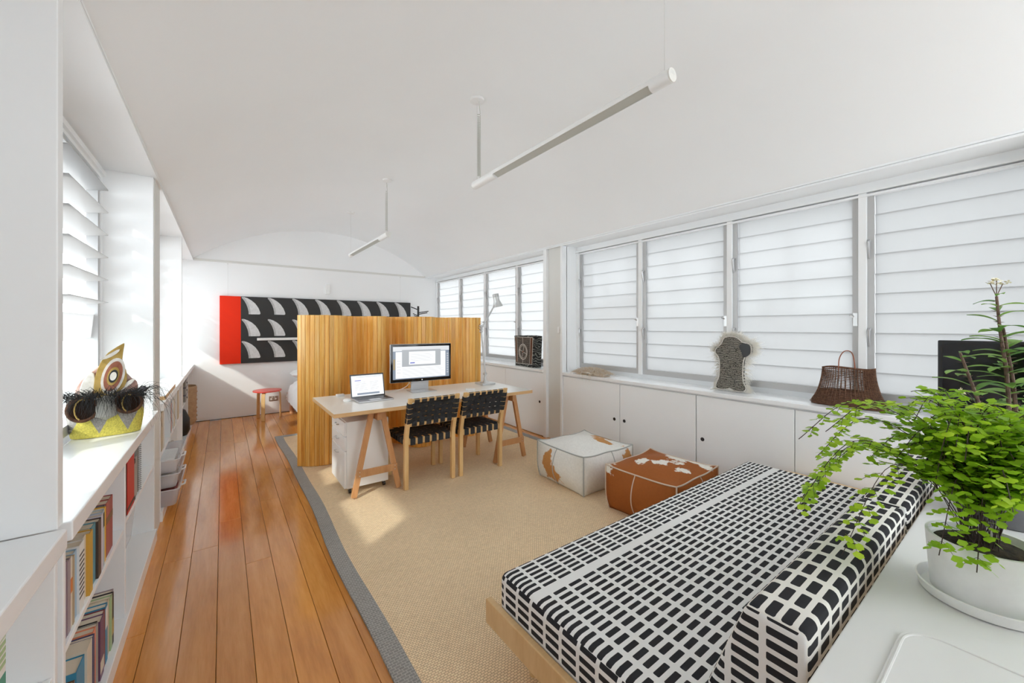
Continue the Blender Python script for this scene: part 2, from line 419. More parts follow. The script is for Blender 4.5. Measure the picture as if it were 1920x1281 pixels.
# vaulted ceiling
hw = (XR - XL) / 2; sag = ZT - ZC; RV = (hw * hw + sag * sag) / (2 * sag); xc = (XL + XR) / 2; zc = ZT - RV
a0 = math.asin(hw / RV)
mb = MB(); NA = 40
arc = [(xc + RV * math.sin(-a0 + 2 * a0 * k / NA), zc + RV * math.cos(-a0 + 2 * a0 * k / NA)) for k in range(NA + 1)]
poly = arc + [(XR, ZT + .2), (XL, ZT + .2)]
mb.prism(poly, lambda a, b, t: (a, t, b), YN, YB)
ceiling = struct('ceiling', mb, 'ceiling_white', smooth=True)
MB().box(XL - .36, YN, ZC - .02, XL, YB, ZC + .10).build('soffit', 'wall_white', ceiling)
MB().box(XR, YN, ZC - .02, XR + .36, YB, ZC + .10).build('soffit', 'wall_white', ceiling)
for k, (xa, xb) in enumerate(((XL - .002, XL + .012), (XR - .012, XR + .002))):
    struct('trim_%d' % (k + 1), MB().box(xa, YN, ZC - .024, xb, YB - .012, ZC - .012).box(xa, YN, ZC - .006, xb, YB - .012, ZC + .006), 'wall_white')
struct('wall_back', MB().box(XL - .36, YB, -.1, XR + .36, YB + .15, ZT + .2), 'wall_white')
struct('trim_3', MB().box(XL, YB - .010, ZC - .004, XR, YB, ZC + .012).box(XL, YB - .006, ZC - .022, XR, YB, ZC - .008), 'post_grey')
struct('dark_strip_back', MB().box(XL, YB - .004, .0, XR, YB - .0005, .007), 'dark_gap')  # thin dark strip along the foot of the end wall
# end behind the camera: unseen wall, its opening added and sized to let daylight in
mb = MB(); mb.box(XL - .36, YN - .1, -.1, XL + .02, YN, ZT + .2).box(XR - .02, YN - .1, -.1, XR + .36, YN, ZT + .2).box(XL + .02, YN - .1, -.1, 1.55, YN, ZT + .2)
struct('wall_front', mb, 'wall_white')

def pane_mesh(L, hgt, tilt, mt='frosted_glass'):
    """one louvre blade, length along y, hinge axis at its centre"""
    m = MB(); t = .005; c, s = math.cos(tilt), math.sin(tilt)
    q = []
    for yy in (-L / 2, L / 2):
        for (a, b) in ((-hgt / 2, -t / 2), (hgt / 2, -t / 2), (hgt / 2, t / 2), (-hgt / 2, t / 2)):
            q.append((b * c - a * s, yy, a * c + b * s))
    return m.add(q, [(0, 1, 2, 3), (7, 6, 5, 4), (0, 4, 5, 1), (1, 5, 6, 2), (2, 6, 7, 3), (3, 7, 4, 0)]).mesh('pane', mt)
def put(me, name, parent, loc):
    o = bpy.data.objects.new(name, me); C.objects.link(o); o.parent = parent; o.location = loc; return o
WN = [0]
def sash(xw, y0, y1, z0, z1, n, side, tilts=None, hardware=True, clear=0):
    """louvred sash in the plane x = xw; side = +1 when the room lies at smaller x (right wall), -1 for the left wall"""
    WN[0] += 1
    fr = MB(); j = .035; d = .05
    fr.box(xw - d / 2, y0, z0, xw + d / 2, y0 + j, z1).box(xw - d / 2, y1 - j, z0, xw + d / 2, y1, z1)
    fr.box(xw - d / 2, y0 + j, z1 - .012, xw + d / 2, y1 - j, z1).box(xw - d / 2, y0 + j, z0, xw + d / 2, y1 - j, z0 + .05)
    f = struct('window_%d' % WN[0], fr, 'aluminium')
    zb = z0 + .05; p = (z1 - .012 - zb) / n; L = y1 - y0 - 2 * j - .004; cache = {}
    for k in range(n):
        t = tilts[k] if tilts else math.radians(5) * side
        key = (round(t, 3), k < clear)
        if key not in cache: cache[key] = pane_mesh(L, p + .004, t, 'clear_glass' if k < clear else (('frosted_brightened_far_right' if side > 0 else 'frosted_brightened_far_left') if y0 > 3.6 else 'frosted_glass' if side > 0 else 'frosted_brightened_near_left'))
        put(cache[key], 'pane', f, (xw, (y0 + y1) / 2, zb + p * (k + .5)))
    if hardware:
        s = -side
        for zz in (z0 + .42, z0 + 1.02):   # curved lever handles at one jamb
            MB().tube([(xw + s * .027, y1 - .012, zz + .06), (xw + s * .05, y1 - .012, zz + .05), (xw + s * .045, y1 - .012, zz), (xw + s * .03, y1 - .012, zz - .06)], [.011, .009, .006, .004], 6).build('lever', 'silver', f, True)
        MB().box(xw + s * .025 - .006, y0 + .006, z0 + .50, xw + s * .025 + .006, y0 + .03, z0 + .59).cyl((xw + s * .03, y0 + .03, z0 + .565), (xw + s * .045, y0 + .045, z0 + .575), .008, .006, 8).build('latch', 'steel', f, True)
    return f

# ---- right wall: pillars, windows, sill, cupboards
wr = struct('wall_right', MB().box(WR - .03, YN, 2.31, WR + .12, YB, ZC - .02).box(WR + .03, YN, 0, WR + .12, YB, .82), 'wall_white')
MB().box(WR + .03, YN, .82, WR + .10, YB, .90).build('ledge', 'wall_white', wr)
def mull(y0, y1): MB().box(WR - .045, y0, .90, WR + .06, y1, 2.31).build('mullion', 'wall_white', wr, bevel=.003)
edges_near = [3.41, 2.51, 1.61, .735, -.13]; edges_far = [7.36, 6.41, 5.54, 4.65, 3.76]; edges_cam = [-.47, -1.10, -1.72]
for E_ in (edges_near, edges_far, edges_cam):
    for k in range(len(E_) - 1):
        sash(WR, E_[k + 1] + .022, E_[k] - .022, .905, 2.305, 10, 1)
    for y in E_: mull(y - .022, y + .022)
mb = MB().box(WR - .05, YN, 2.285, WR - .012, YB, 2.30).box(WR - .06, YN, 2.31, WR - .03, YB, 2.33)
struct('trim_4', mb, 'wall_white')
for (ya, yb) in ((3.43, 3.78), (-.45, -.11)):
    pl = MB().box(XR + .06, ya, 0, WR + .12, yb, ZC - .02).build('pillar', 'post_grey' if False else 'wall_white', wr)
    MB().box(XR - .012, ya, 0, XR + .07, ya + .035, ZC - .024).box(XR - .012, yb - .06, 0, XR + .07, yb, ZC - .024).build('stile', 'wall_white', wr, bevel=.003)
MB().box(XR + .03, 3.465, 0, XR + .06, 3.72, ZC - .02).build('panel', 'post_grey', wr)
MB().box(XR + .01, 3.50, 1.32, XR + .03, 3.54, 1.40).build('switch', 'white_plastic', wr, bevel=.003)
k = 5
for (ya, yb) in ((-.11, 3.43), (3.78, YB - .002), (YN, -.45)):
    struct('trim_%d' % k, MB().box(XR - .018, ya + .002, .82, WR + .028, yb - .002, .855), 'gloss_white', bevel=.005); k += 1
def cupboard(ya, yb, split, holes, label):
    t = thing('cupboard', label, 'cupboard', (0, (ya + yb) / 2, 0), 0, None)
    o = (ya + yb) / 2
    MB().box(XR + .022, ya - o + .002, .005, WR - .01, yb - o - .002, .815).build('body', 'joinery_white', t)
    sp = [ya] + split + [yb]
    for i in range(len(sp) - 1):
        d = MB().box(XR, sp[i] - o + .003, .006, XR + .018, sp[i + 1] - o - .003, .806).build('door', 'joinery_white', t, bevel=.0015, seg=1)
        for (hy, hz) in holes:
            if sp[i] < hy < sp[i + 1]:
                MB().cyl((XR - .0015, hy - o, hz), (XR + .004, hy - o, hz), .0165, n=18).build('finger_hole', 'black_plastic', d, True)
cupboard(1.783, 3.428, [2.592], [(2.66, .437), (2.535, .440)], 'white two-door wall cupboard behind the white cowhide pouf')
cupboard(.20, 1.781, [1.056], [(1.726, .441), (.30, .441)], 'white two-door wall cupboard behind the daybed')
cupboard(3.782, 5.50, [4.62], [(3.86, .434)], 'white two-door wall cupboard under the painted bark box')
cupboard(5.502, YB - .005, [6.45], [(5.6, .434)], 'white two-door wall cupboard in the corner by the end wall')
cupboard(-.105, .198, [], [], 'narrow white cupboard below the black television')

# ---- left wall: fins, louvre windows, open bookcases
wl = struct('wall_left', MB().box(WL - .12, YN, 2.31, WL + .03, YB, ZC - .02).box(WL - .12, YN, 0, WL - .03, YB, .86), 'wall_white')
fins = [(-.30, -.26), (1.585, 1.63), (3.46, 3.75), (5.60, 5.645)]
MB().box(WL - .12, fins[0][0], ZS, XL, fins[0][1], ZC - .02).build('partition', 'gloss_white', wl)
MB().box(WL - .12, 1.585, ZS, XL, 1.63, ZC - .02).build('partition', 'gloss_white', wl, bevel=.003)
MB().box(WL - .12, 3.46, 0, XL - .006, 3.75, ZC - .02).build('pillar', 'wall_white', wl, bevel=.003)
MB().box(XL - .006, 3.49, 0, XL - .002, 3.735, ZC - .024).build('panel', 'post_grey', wl)
MB().box(WL - .12, 5.60, 0, XL - .002, 5.645, ZC - .02).build('partition', 'wall_white', wl, bevel=.003)
op = math.radians(-83); cl_ = math.radians(-5)
til_open = [cl_] * 4 + [op] * 6
til_shut = [cl_] * 10
bays = [(YN + .02, -.30), (-.26, 1.585), (1.63, 3.46), (3.75, 5.60), (5.645, YB)]
for bi, (ya, yb) in enumerate(bays):
    j = .05
    if bi < 2:
        MB().box(WL - .12, ya, .86, WL + .01, yb, 2.31).build('panel', 'gloss_white', wl); continue  # unseen bays closed by added solid panels, keeping window light off the first partition
    MB().box(WL - .035, ya, .87, WL + .03, ya + j, 2.31).build('jamb', 'wall_white', wl)
    MB().box(WL - .035, yb - j, .87, WL + .03, yb, 2.31).build('jamb', 'wall_white', wl)
    ym = (ya + yb) / 2
    MB().box(WL - .035, ym - .03, .87, WL + .03, ym + .03, 2.31).build('mullion', 'wall_white', wl)
    ti = til_open if bi >= 2 else til_shut; cp = 3 if bi >= 2 else 0
    sash(WL, ya + j, ym - .03, .875, 2.30, 10, -1, ti, False, cp); sash(WL, ym + .03, yb - j, .875, 2.30, 10, -1, ti, False, cp)
struct('trim_9', MB().box(WL + .03, YN, 2.33, WL + .045, YB, 2.36), 'wall_white')

def bookcase(ya, yb, dividers, shelves, label, top_from=None):
    t = thing('bookcase', label, 'bookcase', (0, ya, 0)); L = yb - ya; T = .022; xb = WL + .034
    MB().box(xb, 0.001, .795, XL + .018, L - .001, ZS).build('top', 'gloss_white', t, bevel=.004)
    MB().box(xb, 0.001, 0, xb + .012, L - .001, .795).build('back_panel', 'joinery_white', t)
    MB().box(xb + .012, 0.001, .0, XL + .012, L - .001, .075).build('plinth', 'gloss_white', t, bevel=.003)
    for yy in [T + .001] + [d - ya + T / 2 for d in dividers] + [L - .001]:
        MB().box(xb + .012, yy - T, .075, XL, yy, .795).build('upright', 'joinery_white', t, bevel=.002)
    for (s0, s1, z) in shelves:
        MB().box(xb + .012, s0 - ya, z - .02, XL - .004, s1 - ya, z).build('shelf', 'joinery_white', t, bevel=.002)
    return t
bookcase(-.26, 1.585, [.66], [(.672, 1.56, .47)], 'white open bookcase holding a few art books, before the first partition')
bookcase(1.63, 3.46, [2.50], [(1.655, 2.487, .48), (2.513, 3.436, .50)], 'white open bookcase below the feathered mask, with two packed shelves')
bookcase(3.75, 5.60, [4.42, 5.02], [(3.775, 4.407, .46), (4.433, 5.007, .46), (5.033, 5.57, .46)], 'white open bookcase beside the floorboards, holding clear plastic tubs')
bookcase(5.645, YB - .006, [6.5], [(5.67, 6.487, .50)], 'white open bookcase in the corner by the painting wall')

# ================================================================ large furniture
# ---- rug
rug = thing('sisal_rug', 'natural sisal rug with a dark grey border on the timber floor', 'rug', (0, 0, 0))
def rwav(y): return .010 * math.sin(y * 1.9 + .4) + .006 * math.sin(y * 4.3)
RX0, RX1, RY0, RY1 = .54, 3.17, -1.3, 5.77; RT = .012
def strip(xa, xb, ya, yb, z1, n=40, w0=1, w1=1):
    m = MB(); 
    vs = []
    for k in range(n + 1):
        y = ya + (yb - ya) * k / n; o = rwav(y)
        vs += [(xa + o * w0, y, 0), (xb + o * w1, y, 0), (xb + o * w1, y, z1), (xa + o * w0, y, z1)]
    fs = []
    for k in range(n):
        a = 4 * k; b = a + 4
        for q in range(4): fs.append((a + q, a + (q + 1) % 4, b + (q + 1) % 4, b + q))
    fs += [(0, 1, 2, 3), (4 * n + 3, 4 * n + 2, 4 * n + 1, 4 * n)]
    return m.add(vs, fs)
BW = .085
strip(RX0 + BW, RX1 - BW, RY0 + BW, RY1 - BW, RT - .002).build('weave', 'sisal', rug)
strip(RX0, RX0 + BW, RY0, RY1, RT).build('border', 'rug_border', rug)
strip(RX1 - BW, RX1, RY0, RY1, RT).build('border', 'rug_border', rug)
strip(RX0 + BW, RX1 - BW, RY1 - BW, RY1, RT, 4).build('border', 'rug_border', rug)
strip(RX0 + BW, RX1 - BW, RY0, RY0 + BW, RT, 4).build('border', 'rug_border', rug)
Z0 = RT

# ---- rounded box with fabric uv
def fabric_box(name, corners, zt, zb, r, mats, parent, puff=0.0, n=14):
    """corners(t) -> for face generation; plain box x0,x1,y0,y1 with front lean; returns object; mats = (top, side)"""
    x0, x1, y0, y1, lean = corners
    N = 8
    def pos(a, b, c):   # a,b,c in -1..1 on the cube surface
        hx, hy, hz = (x1 - x0) / 2, (y1 - y0) / 2, (zt - zb) / 2
        p = Vector((a * hx, b * hy, c * hz)); q = Vector((max(-hx + r, min(hx - r, p.x)), max(-hy + r, min(hy - r, p.y)), max(-hz + r, min(hz - r, p.z))))
        d = p - q
        if d.length > 1e-9: p = q + d.normalized() * r
        if c > 0: p.z += puff * (1 - a * a) * (1 - b * b) * max(c, 0)
        y = p.y + (hy - 0) * 0
        # lean: the +y side slopes inwards towards the top
        y -= lean * (p.z + hz) / (2 * hz) * (p.y + hy) / (2 * hy)
        return Vector((p.x + (x0 + x1) / 2, y + (y0 + y1) / 2, p.z + (zt + zb) / 2))
    m = MB(); fs_mat = []; uvs = []
    hx, hy, hz = (x1 - x0) / 2, (y1 - y0) / 2, (zt - zb) / 2
    def steps(h):
        e = r / h; base = [-1, -1 + e * .15, -1 + e * .5, -1 + e]
        inner = [(-1 + e) + (2 - 2 * e) * k / 12 for k in range(1, 12)]
        return base + inner + [-v for v in reversed(base)]
    sx, sy, sz = steps(hx), steps(hy), steps(hz)
    for ax, sg in ((2, 1), (2, -1), (0, 1), (0, -1), (1, 1), (1, -1)):
        A, B = [(sy, sz), (sx, sz), (sx, sy)][ax]
        for i in range(len(A) - 1):
            for j in range(len(B) - 1):
                q = []; uvq = []
                for (ii, jj) in ((i, j), (i + 1, j), (i + 1, j + 1), (i, j + 1)):
                    u, v = A[ii], B[jj]
                    abc = {0: (sg, u, v), 1: (u, sg, v), 2: (u, v, sg)}[ax]
                    P = pos(*abc); q.append(P)
                    uvq.append({0: (P.y, P.z), 1: (P.x, P.z), 2: (P.x - x0, y1 - P.y)}[ax])
                m.add(q, [(0, 1, 2, 3)]); uvs.append(uvq); fs_mat.append(0 if ax == 2 or (ax == 1 and len(mats) > 2) else 1)
    me = bpy.data.meshes.new(name); me.from_pydata(m.v, [], m.f)
    for mm in mats[:2]: me.materials.append(M[mm])
    uvl = me.uv_layers.new(name='UVMap')
    for pi, p in enumerate(me.polygons):
        p.material_index = fs_mat[pi]; p.use_smooth = True
        for k, li in enumerate(p.loop_indices): uvl.data[li].uv = uvs[pi][k]
    bm = bmesh.new(); bm.from_mesh(me); bmesh.ops.remove_doubles(bm, verts=bm.verts, dist=.0002); bmesh.ops.recalc_face_normals(bm, faces=bm.faces); bm.to_mesh(me); bm.free()
    o = bpy.data.objects.new(name, me); C.objects.link(o)
    if parent is not None: o.parent = parent
    return o

# ---- daybed
db = thing('daybed', 'low birch daybed with a black and white bar-print mattress', 'daybed', (0, 0, 0))
DX0, DX1, DY0, DY1 = .885, 3.09, .335, 1.29
MB().box(DX0 - .03, DY0, .205, DX0 - .004, DY1 + .05, .302).build('end_board', 'ply_face', db, bevel=.004)
MB().box(DX0 - .003, DY1 + .012, .205, DX1, DY1 + .034, .262).build('side_rail', 'ply_face', db, bevel=.003)
MB().box(DX0 - .003, DY0 + .01, .225, DX1, DY1 + .010, .262).build('platform', 'ply_face', db)
ta = [(DX1 + .002, DY0 + .1), (DX1 + .002, DY1 - .16), (DX1 + .10, DY1 - .16), (DX1 + .155, DY1 - .19), (DX1 + .172, DY1 - .24), (DX1 + .172, DY0 + .1)]
MB().prism(ta, lambda a, b, t: (a, b, t), .345, .37).build('end_shelf', 'ply_face', db, bevel=.004)
MB().box(DX1 + .004, DY0 + .12, .205, DX1 + .026, DY1 - .2, .345).build('end_board', 'ply_face', db)
for (lx, ly) in ((DX0 + .12, DY0 + .1), (DX0 + .12, DY1 - .08), (DX1 - .12, DY0 + .1), (DX1 - .12, DY1 - .08)):
    MB().cyl((lx, ly, Z0), (lx, ly, .226), .022, .026, 14).build('leg', 'birch', db, True)
fabric_box('mattress', (DX0, DX1, DY0 + .015, DY1, 0), .425, .263, .032, ('bars_top', 'bars_end'), db, .006)
# bolsters rest on the mattress
for (xa, xb, ya, yb, lab) in ((1.04, 2.07, .31, .545, 'wedge bolster in bar print on the daybed, close to the fern pot'),
                              (2.085, 3.05, .305, .54, 'wedge bolster in bar print at the cupboard end of the daybed')):
    o = fabric_box('bolster', (xa, xb, ya, yb, .105), .715, .432, .022, ('bars_bolster', 'bars_bolster_end', 1), None, .01)
    tag(o, lab, 'bolster', 'bar-print bolsters')

# ---- white table in the foreground
TZ = .66
tb = thing('white_table', 'long white table behind the daybed, carrying the potted fern', 'table', (0, 0, 0))
MB().box(.58, -.62, TZ - .032, 2.98, .292, TZ).build('tabletop', 'table_white', tb, bevel=.003)
for (lx, ly) in ((.66, -.54), (.66, .22), (2.9, -.54), (2.9, .22)):
    MB().box(lx - .025, ly - .025, Z0, lx + .025, ly + .025, TZ - .032).build('leg', 'white_plastic', tb, bevel=.003)
MB().box(.70, .20, TZ - .10, 2.86, .24, TZ - .032).build('apron', 'white_plastic', tb)
def rrect(x0, x1, y0, y1, r, n=8):
    P = []
    for (cx, cy, a) in ((x1 - r, y1 - r, 0), (x0 + r, y1 - r, PI / 2), (x0 + r, y0 + r, PI), (x1 - r, y0 + r, 1.5 * PI)):
        for k in range(n + 1): P.append((cx + r * math.cos(a + PI / 2 * k / n), cy + r * math.sin(a + PI / 2 * k / n)))
    return P
tr = thing('plastic_tray', 'flat white plastic tray with rounded corners on the white table', 'tray', (1.07, 0, TZ))
MB().prism(rrect(-.29, .29, -.22, .205, .07), lambda a, b, t: (a, b, t),   .0005, .008).build('base', 'table_white', tr, bevel=.002)
mo = [(a, b) for a, b in rrect(-.29, .29, -.22, .205, .07)]
MB().tube([(a * .96, b * .96, .0075) for a, b in mo], .0035, 8, True).build('rim', 'table_white', tr, True)

# ---- desk: top on two trestles
dk = thing('trestle_desk', 'long white desk top with a birch ply edge on trestles', 'desk', (0, 0, 0))
DZ = .742
MB().box(.67, 3.165, DZ - .032, 2.60, 4.035, DZ - .0015).build('board', 'ply_edge', dk, bevel=.001, seg=1)
MB().box(.6715, 3.1665, DZ - .0015, 2.5985, 4.0335, DZ).build('laminate', 'laminate', dk)
def trestle(xm, lab):
    t = thing('trestle', lab, 'trestle', (xm, 3.64, Z0), 0, 'desk trestles'); zt = DZ - .032 - Z0
    MB().box(-.02, -.41, zt - .075, .02, .36, zt - .0005).build('beam', 'beech', t, bevel=.002)
    for yy in (-.335, .315):
        for s in (-1, 1):
            MB().bar((s * .042, yy, zt - .004), (s * .185, yy, 0.008), .042, .03, (0, 1, 0)).build('leg', 'beech', t, bevel=.002)
        MB().box(-.165, yy - .027, .165, .165, yy - .0155, .225).build('cross_bar', 'beech', t, bevel=.002)
        for s in (-1, 1):
            for zz in (.18, .21): MB().cyl((s * .145, yy - .0285, zz), (s * .145, yy - .026, zz), .004, n=8).build('screw', 'steel', t)
    return t
trestle(1.035, 'beech A-frame trestle beside the white drawer unit')
trestle(2.41, 'beech A-frame trestle at the window end of the desk')
# ---- drawer unit
pd = thing('drawer_unit', 'white three-drawer unit on castors under the desk', 'drawer unit', (.98, 3.635, Z0))
MB().box(-.16, -.232, .05, .185, .232, .60).build('body', 'joinery_white', pd, bevel=.003)
for (z0, z1) in ((.485, .597), (.365, .479), (.054, .359)):
    d = MB().box(-.178, -.229, z0, -.161, .229, z1).build('drawer', 'joinery_white', pd, bevel=.002)
    zz = z1 - .045
    MB().tube([(-.178, -.045, zz), (-.197, -.04, zz), (-.197, .04, zz), (-.178, .045, zz)], .0045, 6).build('handle', 'steel', d, True)
for (a, b) in ((-.13, -.2), (.155, -.2), (-.13, .2), (.155, .2)):
    c = MB().cyl((a - .009, b, .0215), (a + .009, b, .0215), .021, n=14).build('castor', 'black_plastic', pd, True)
    MB().box(a - .012, b - .012, .036, a + .012, b + .012, .05).build('bracket', 'steel', c)

# ---- webbed chairs
def ribbon(P, Wv, t=.0025):
    """flat strap along points P with half-width vectors Wv"""
    m = MB(); n = len(P); vs = []
    for i in range(n):
        d = (P[min(i + 1, n - 1)] - P[max(i - 1, 0)]).normalized(); nn = d.cross(Wv).normalized() * t / 2
        vs += [P[i] - Wv - nn, P[i] + Wv - nn, P[i] + Wv + nn, P[i] - Wv + nn]
    fs = []
    for i in range(n - 1):
        a = 4 * i; b = a + 4
        for q in range(4): fs.append((a + q, a + (q + 1) % 4, b + (q + 1) % 4, b + q))
    fs += [(0, 1, 2, 3), (4 * n - 1, 4 * n - 2, 4 * n - 3, 4 * n - 4)]
    return m.add(vs, fs)
def chair(loc, lab):
    t = thing('webbed_chair', lab, 'chair', loc, 0, 'webbed chairs at the desk')
    hx = .222; H = .79; zs = .435
    for s in (-1, 1):
        pts = [(s * hx, 0, .0), (s * hx, 0, .40), (s * hx, -.006, .46), (s * hx, -.03, .55), (s * hx, -.098, H)]
        m = MB()
        for i in range(len(pts) - 1): pass
        vs = []; sec = [(.036, .038), (.036, .042), (.036, .042), (.036, .038), (.034, .030)]
        for (p, (wx, wy)) in zip(pts, sec):
            vs += [(p[0] - wx / 2, p[1] - wy / 2, p[2]), (p[0] + wx / 2, p[1] - wy / 2, p[2]), (p[0] + wx / 2, p[1] + wy / 2, p[2]), (p[0] - wx / 2, p[1] + wy / 2, p[2])]
        fs = [(0, 3, 2, 1), tuple(4 * (len(pts) - 1) + k for k in range(4))]
        for i in range(len(pts) - 1):
            for q in range(4): fs.append((4 * i + q, 4 * i + (q + 1) % 4, 4 * i + 4 + (q + 1) % 4, 4 * i + 4 + q))
        MB().add(vs, fs).build('leg', 'birch', t, bevel=.005)
        MB().box(s * hx - .018, .40, 0, s * hx + .018, .436, zs - .002).build('leg', 'birch', t, bevel=.005)
        MB().box(s * hx - .015, .021, zs - .055, s * hx + .015, .40, zs - .012).build('side_rail', 'birch', t, bevel=.003)
    MB().box(-hx + .018, -.010, zs - .058, hx - .018, .018, zs - .006).build('seat_rail', 'birch', t, bevel=.004)
    MB().box(-hx + .018, .405, zs - .058, hx - .018, .433, zs - .006).build('seat_rail', 'birch', t, bevel=.004)
    def yb(z): return -.03 - .068 * (z - .55) / (H - .55)
    zr0, zr1 = .555, .768
    for z in (zr0, zr1):
        MB().bar((-hx + .017, yb(z), z), (hx - .017, yb(z), z), .022, .032, (0, -.27, 1)).build('back_rail', 'birch', t, bevel=.004)
    # seat straps
    nx = 6; wx = .0225; pitch = (2 * hx - .036 - .012) / nx
    xs = [-hx + .024 + pitch * (k + .5) for k in range(nx)]
    ys = [.055 + .0625 * k for k in range(6)]
    for i, x in enumerate(xs):
        P = [Vector((x, -.013, zs - .062)), Vector((x, -.0135, zs - .006)), Vector((x, -.006, zs - .0025))]
        for j, y in enumerate(ys): P.append(Vector((x, y, zs - .002 + (.003 if (i + j) % 2 else -.003))))
        P += [Vector((x, .428, zs - .0025)), Vector((x, .4365, zs - .006)), Vector((x, .436, zs - .062))]
        ribbon(P, Vector((wx, 0, 0))).build('seat_strap', 'webbing', t)
    for j, y in enumerate(ys):
        P = [Vector((-hx - .0185, y, zs - .052)), Vector((-hx - .018, y, zs - .012)), Vector((-hx - .006, y, zs - .006))]
        for i, x in enumerate(xs): P.append(Vector((x, y, zs - .002 + (-.003 if (i + j) % 2 else .003))))
        P += [Vector((hx + .006, y, zs - .006)), Vector((hx + .018, y, zs - .012)), Vector((hx + .0185, y, zs - .052))]
        ribbon(P, Vector((0, .0255, 0))).build('seat_strap', 'webbing', t)
    # back straps
    nrm = Vector((0, -1, -.27)).normalized(); zz = [zr0 + .038 + .0455 * k for k in range(4)]
    for i, x in enumerate(xs):
        c0 = Vector((x, yb(zr0), zr0)); c1 = Vector((x, yb(zr1), zr1)); up = (c1 - c0).normalized()
        P = [c0 - nrm * .016 - up * .004, c0 - up * .018, c0 + nrm * .014 - up * .010, c0 + nrm * .014 + up * .012]
        for j, z in enumerate(zz): P.append(Vector((x, yb(z), z)) + nrm * (.003 if (i + j) % 2 else -.003))
        P += [c1 + nrm * .014 - up * .012, c1 + nrm * .014 + up * .010, c1 + up * .018, c1 - nrm * .016 + up * .004]
        ribbon(P, Vector((wx, 0, 0))).build('back_strap', 'webbing', t)
    for j, z in enumerate(zz):
        up = Vector((0, -.27, 1)).normalized(); P = []
        y = yb(z)
        P += [Vector((-hx - .0185, y, z)) - nrm * .017, Vector((-hx - .0188, y, z)) + nrm * .012, Vector((-hx - .008, y, z)) + nrm * .0205, Vector((-hx + .010, y, z)) + nrm * .0205]
        for i, x in enumerate(xs): P.append(Vector((x, y, z)) + nrm * (-.003 if (i + j) % 2 else .003))
        P += [Vector((hx - .010, y, z)) + nrm * .0205, Vector((hx + .008, y, z)) + nrm * .0205, Vector((hx + .0188, y, z)) + nrm * .012, Vector((hx + .0185, y, z)) - nrm * .017]
        ribbon(P, up * .0205).build('back_strap', 'webbing', t)
    return t
chair((1.478, 3.225, Z0), 'birch chair with black webbing, the one beside the drawer unit')
chair((2.005, 3.225, Z0), 'birch chair with black webbing, the one towards the window cupboards')

# ---- wavy slatted screen
path = [(.60, 4.42), (.70, 4.33), (.84, 4.28), (.97, 4.31), (1.04, 4.42), (1.10, 4.53), (1.20, 4.57), (1.29, 4.48), (1.36, 4.38), (1.45, 4.37), (1.50, 4.46), (1.53, 4.58), (1.60, 4.64), (1.69, 4.55), (1.73, 4.40), (1.80, 4.28), (1.92, 4.25), (2.02, 4.32), (2.08, 4.43), (2.18, 4.50), (2.30, 4.45), (2.42, 4.36), (2.56, 4.32), (2.72, 4.34)]
pts = catmull([Vector((a, b, 0)) for a, b in path], .0440)
sc = thing('tambour_screen', 'wavy free-standing room screen of vertical pine slats', 'room screen', (0, 0, Z0))
sl = MB().prism([(-.0212, -.005), (-.018, -.0085), (.018, -.0085), (.0212, -.005), (.0212, .006), (-.0212, .006)], lambda a, b, t: (a, b, t), 0, 1.505).mesh('slat', 'pine_slat')
for i in range(len(pts) - 1):
    a, b = pts[i], pts[i + 1]; o = bpy.data.objects.new('slat', sl); C.objects.link(o); o.parent = sc
    o.location = (a + b) / 2 + Vector((0, 0, random.uniform(0, .002))); o.rotation_euler = (0, 0, math.atan2((b - a).y, (b - a).x))

# ---- poufs
def pouf(loc, rz, sx, sy, h, mt, seam, lab):
    t = thing('cowhide_pouf', lab, 'pouf', loc, rz); N = 14
    def P(a, b, c):
        x, y, z = a * sx / 2, b * sy / 2, (c + 1) / 2 * h
        bl = .055
        x += (1 if a > 0 else -1) * abs(a) ** 3 * bl * (1 - b * b) * (1 - c * c) ; y += (1 if b > 0 else -1) * abs(b) ** 3 * bl * (1 - a * a) * (1 - c * c)
        if c > 0: z += .055 * c * (1 - a * a) * (1 - b * b) - .02 * c * (1 - abs(a * b) ** 2) * (abs(a) ** 6 + abs(b) ** 6 > .9) * 0
        f = 1 - .06 * (c < 0) * c * c
        k = (abs(a) * abs(b)) ** 4
        x *= f * (1 + .035 * k); y *= f * (1 + .035 * k)
        z += .016 * k * max(c, 0) + .006 * math.sin(a * 5 + loc[0] * 9) * math.cos(b * 4) * max(c, 0) * (1 - a * a)
        return Vector((x, y, max(z, 0)))
    m = MB(); g = [-1 + 2 * k / N for k in range(N + 1)]
    for ax in range(3):
        for sg in (-1, 1):
            m.grid(lambda i, j: P(*[(sg, g[i], g[j]), (g[i], sg, g[j]), (g[i], g[j], sg)][ax]), N + 1, N + 1)
    o = m.build('cover', mt, t, True)
    bm = bmesh.new(); bm.from_mesh(o.data); bmesh.ops.remove_doubles(bm, verts=bm.verts, dist=.0005); bmesh.ops.recalc_face_normals(bm, faces=bm.faces); bm.to_mesh(o.data); bm.free()
    r = .0055
    for (ax, s1, s2) in [(0, s, q) for s in (-1, 1) for q in (1,)] + [(1, s, 1) for s in (-1, 1)]:
        MB().tube([P(*((v, s1, s2) if ax == 0 else (s1, v, s2))) for v in g], r, 6).build('piping', seam, t, True)
    for s in (-1, 1):
        for q in (-1, 1): MB().tube([P(s, q, v) for v in g], r, 6).build('piping', seam, t, True)
    for s in (-1, 1):
        MB().tube([P(s, .12, v) * 1.002 for v in g], r * .8, 6).build('seam', seam, t, True)
        MB().tube([P(.12, s, v) * 1.002 for v in g], r * .8, 6).build('seam', seam, t, True)
    return t
mat('seam_grey', (.42, .43, .41), .7); mat('seam_pale', (.62, .50, .40), .7)
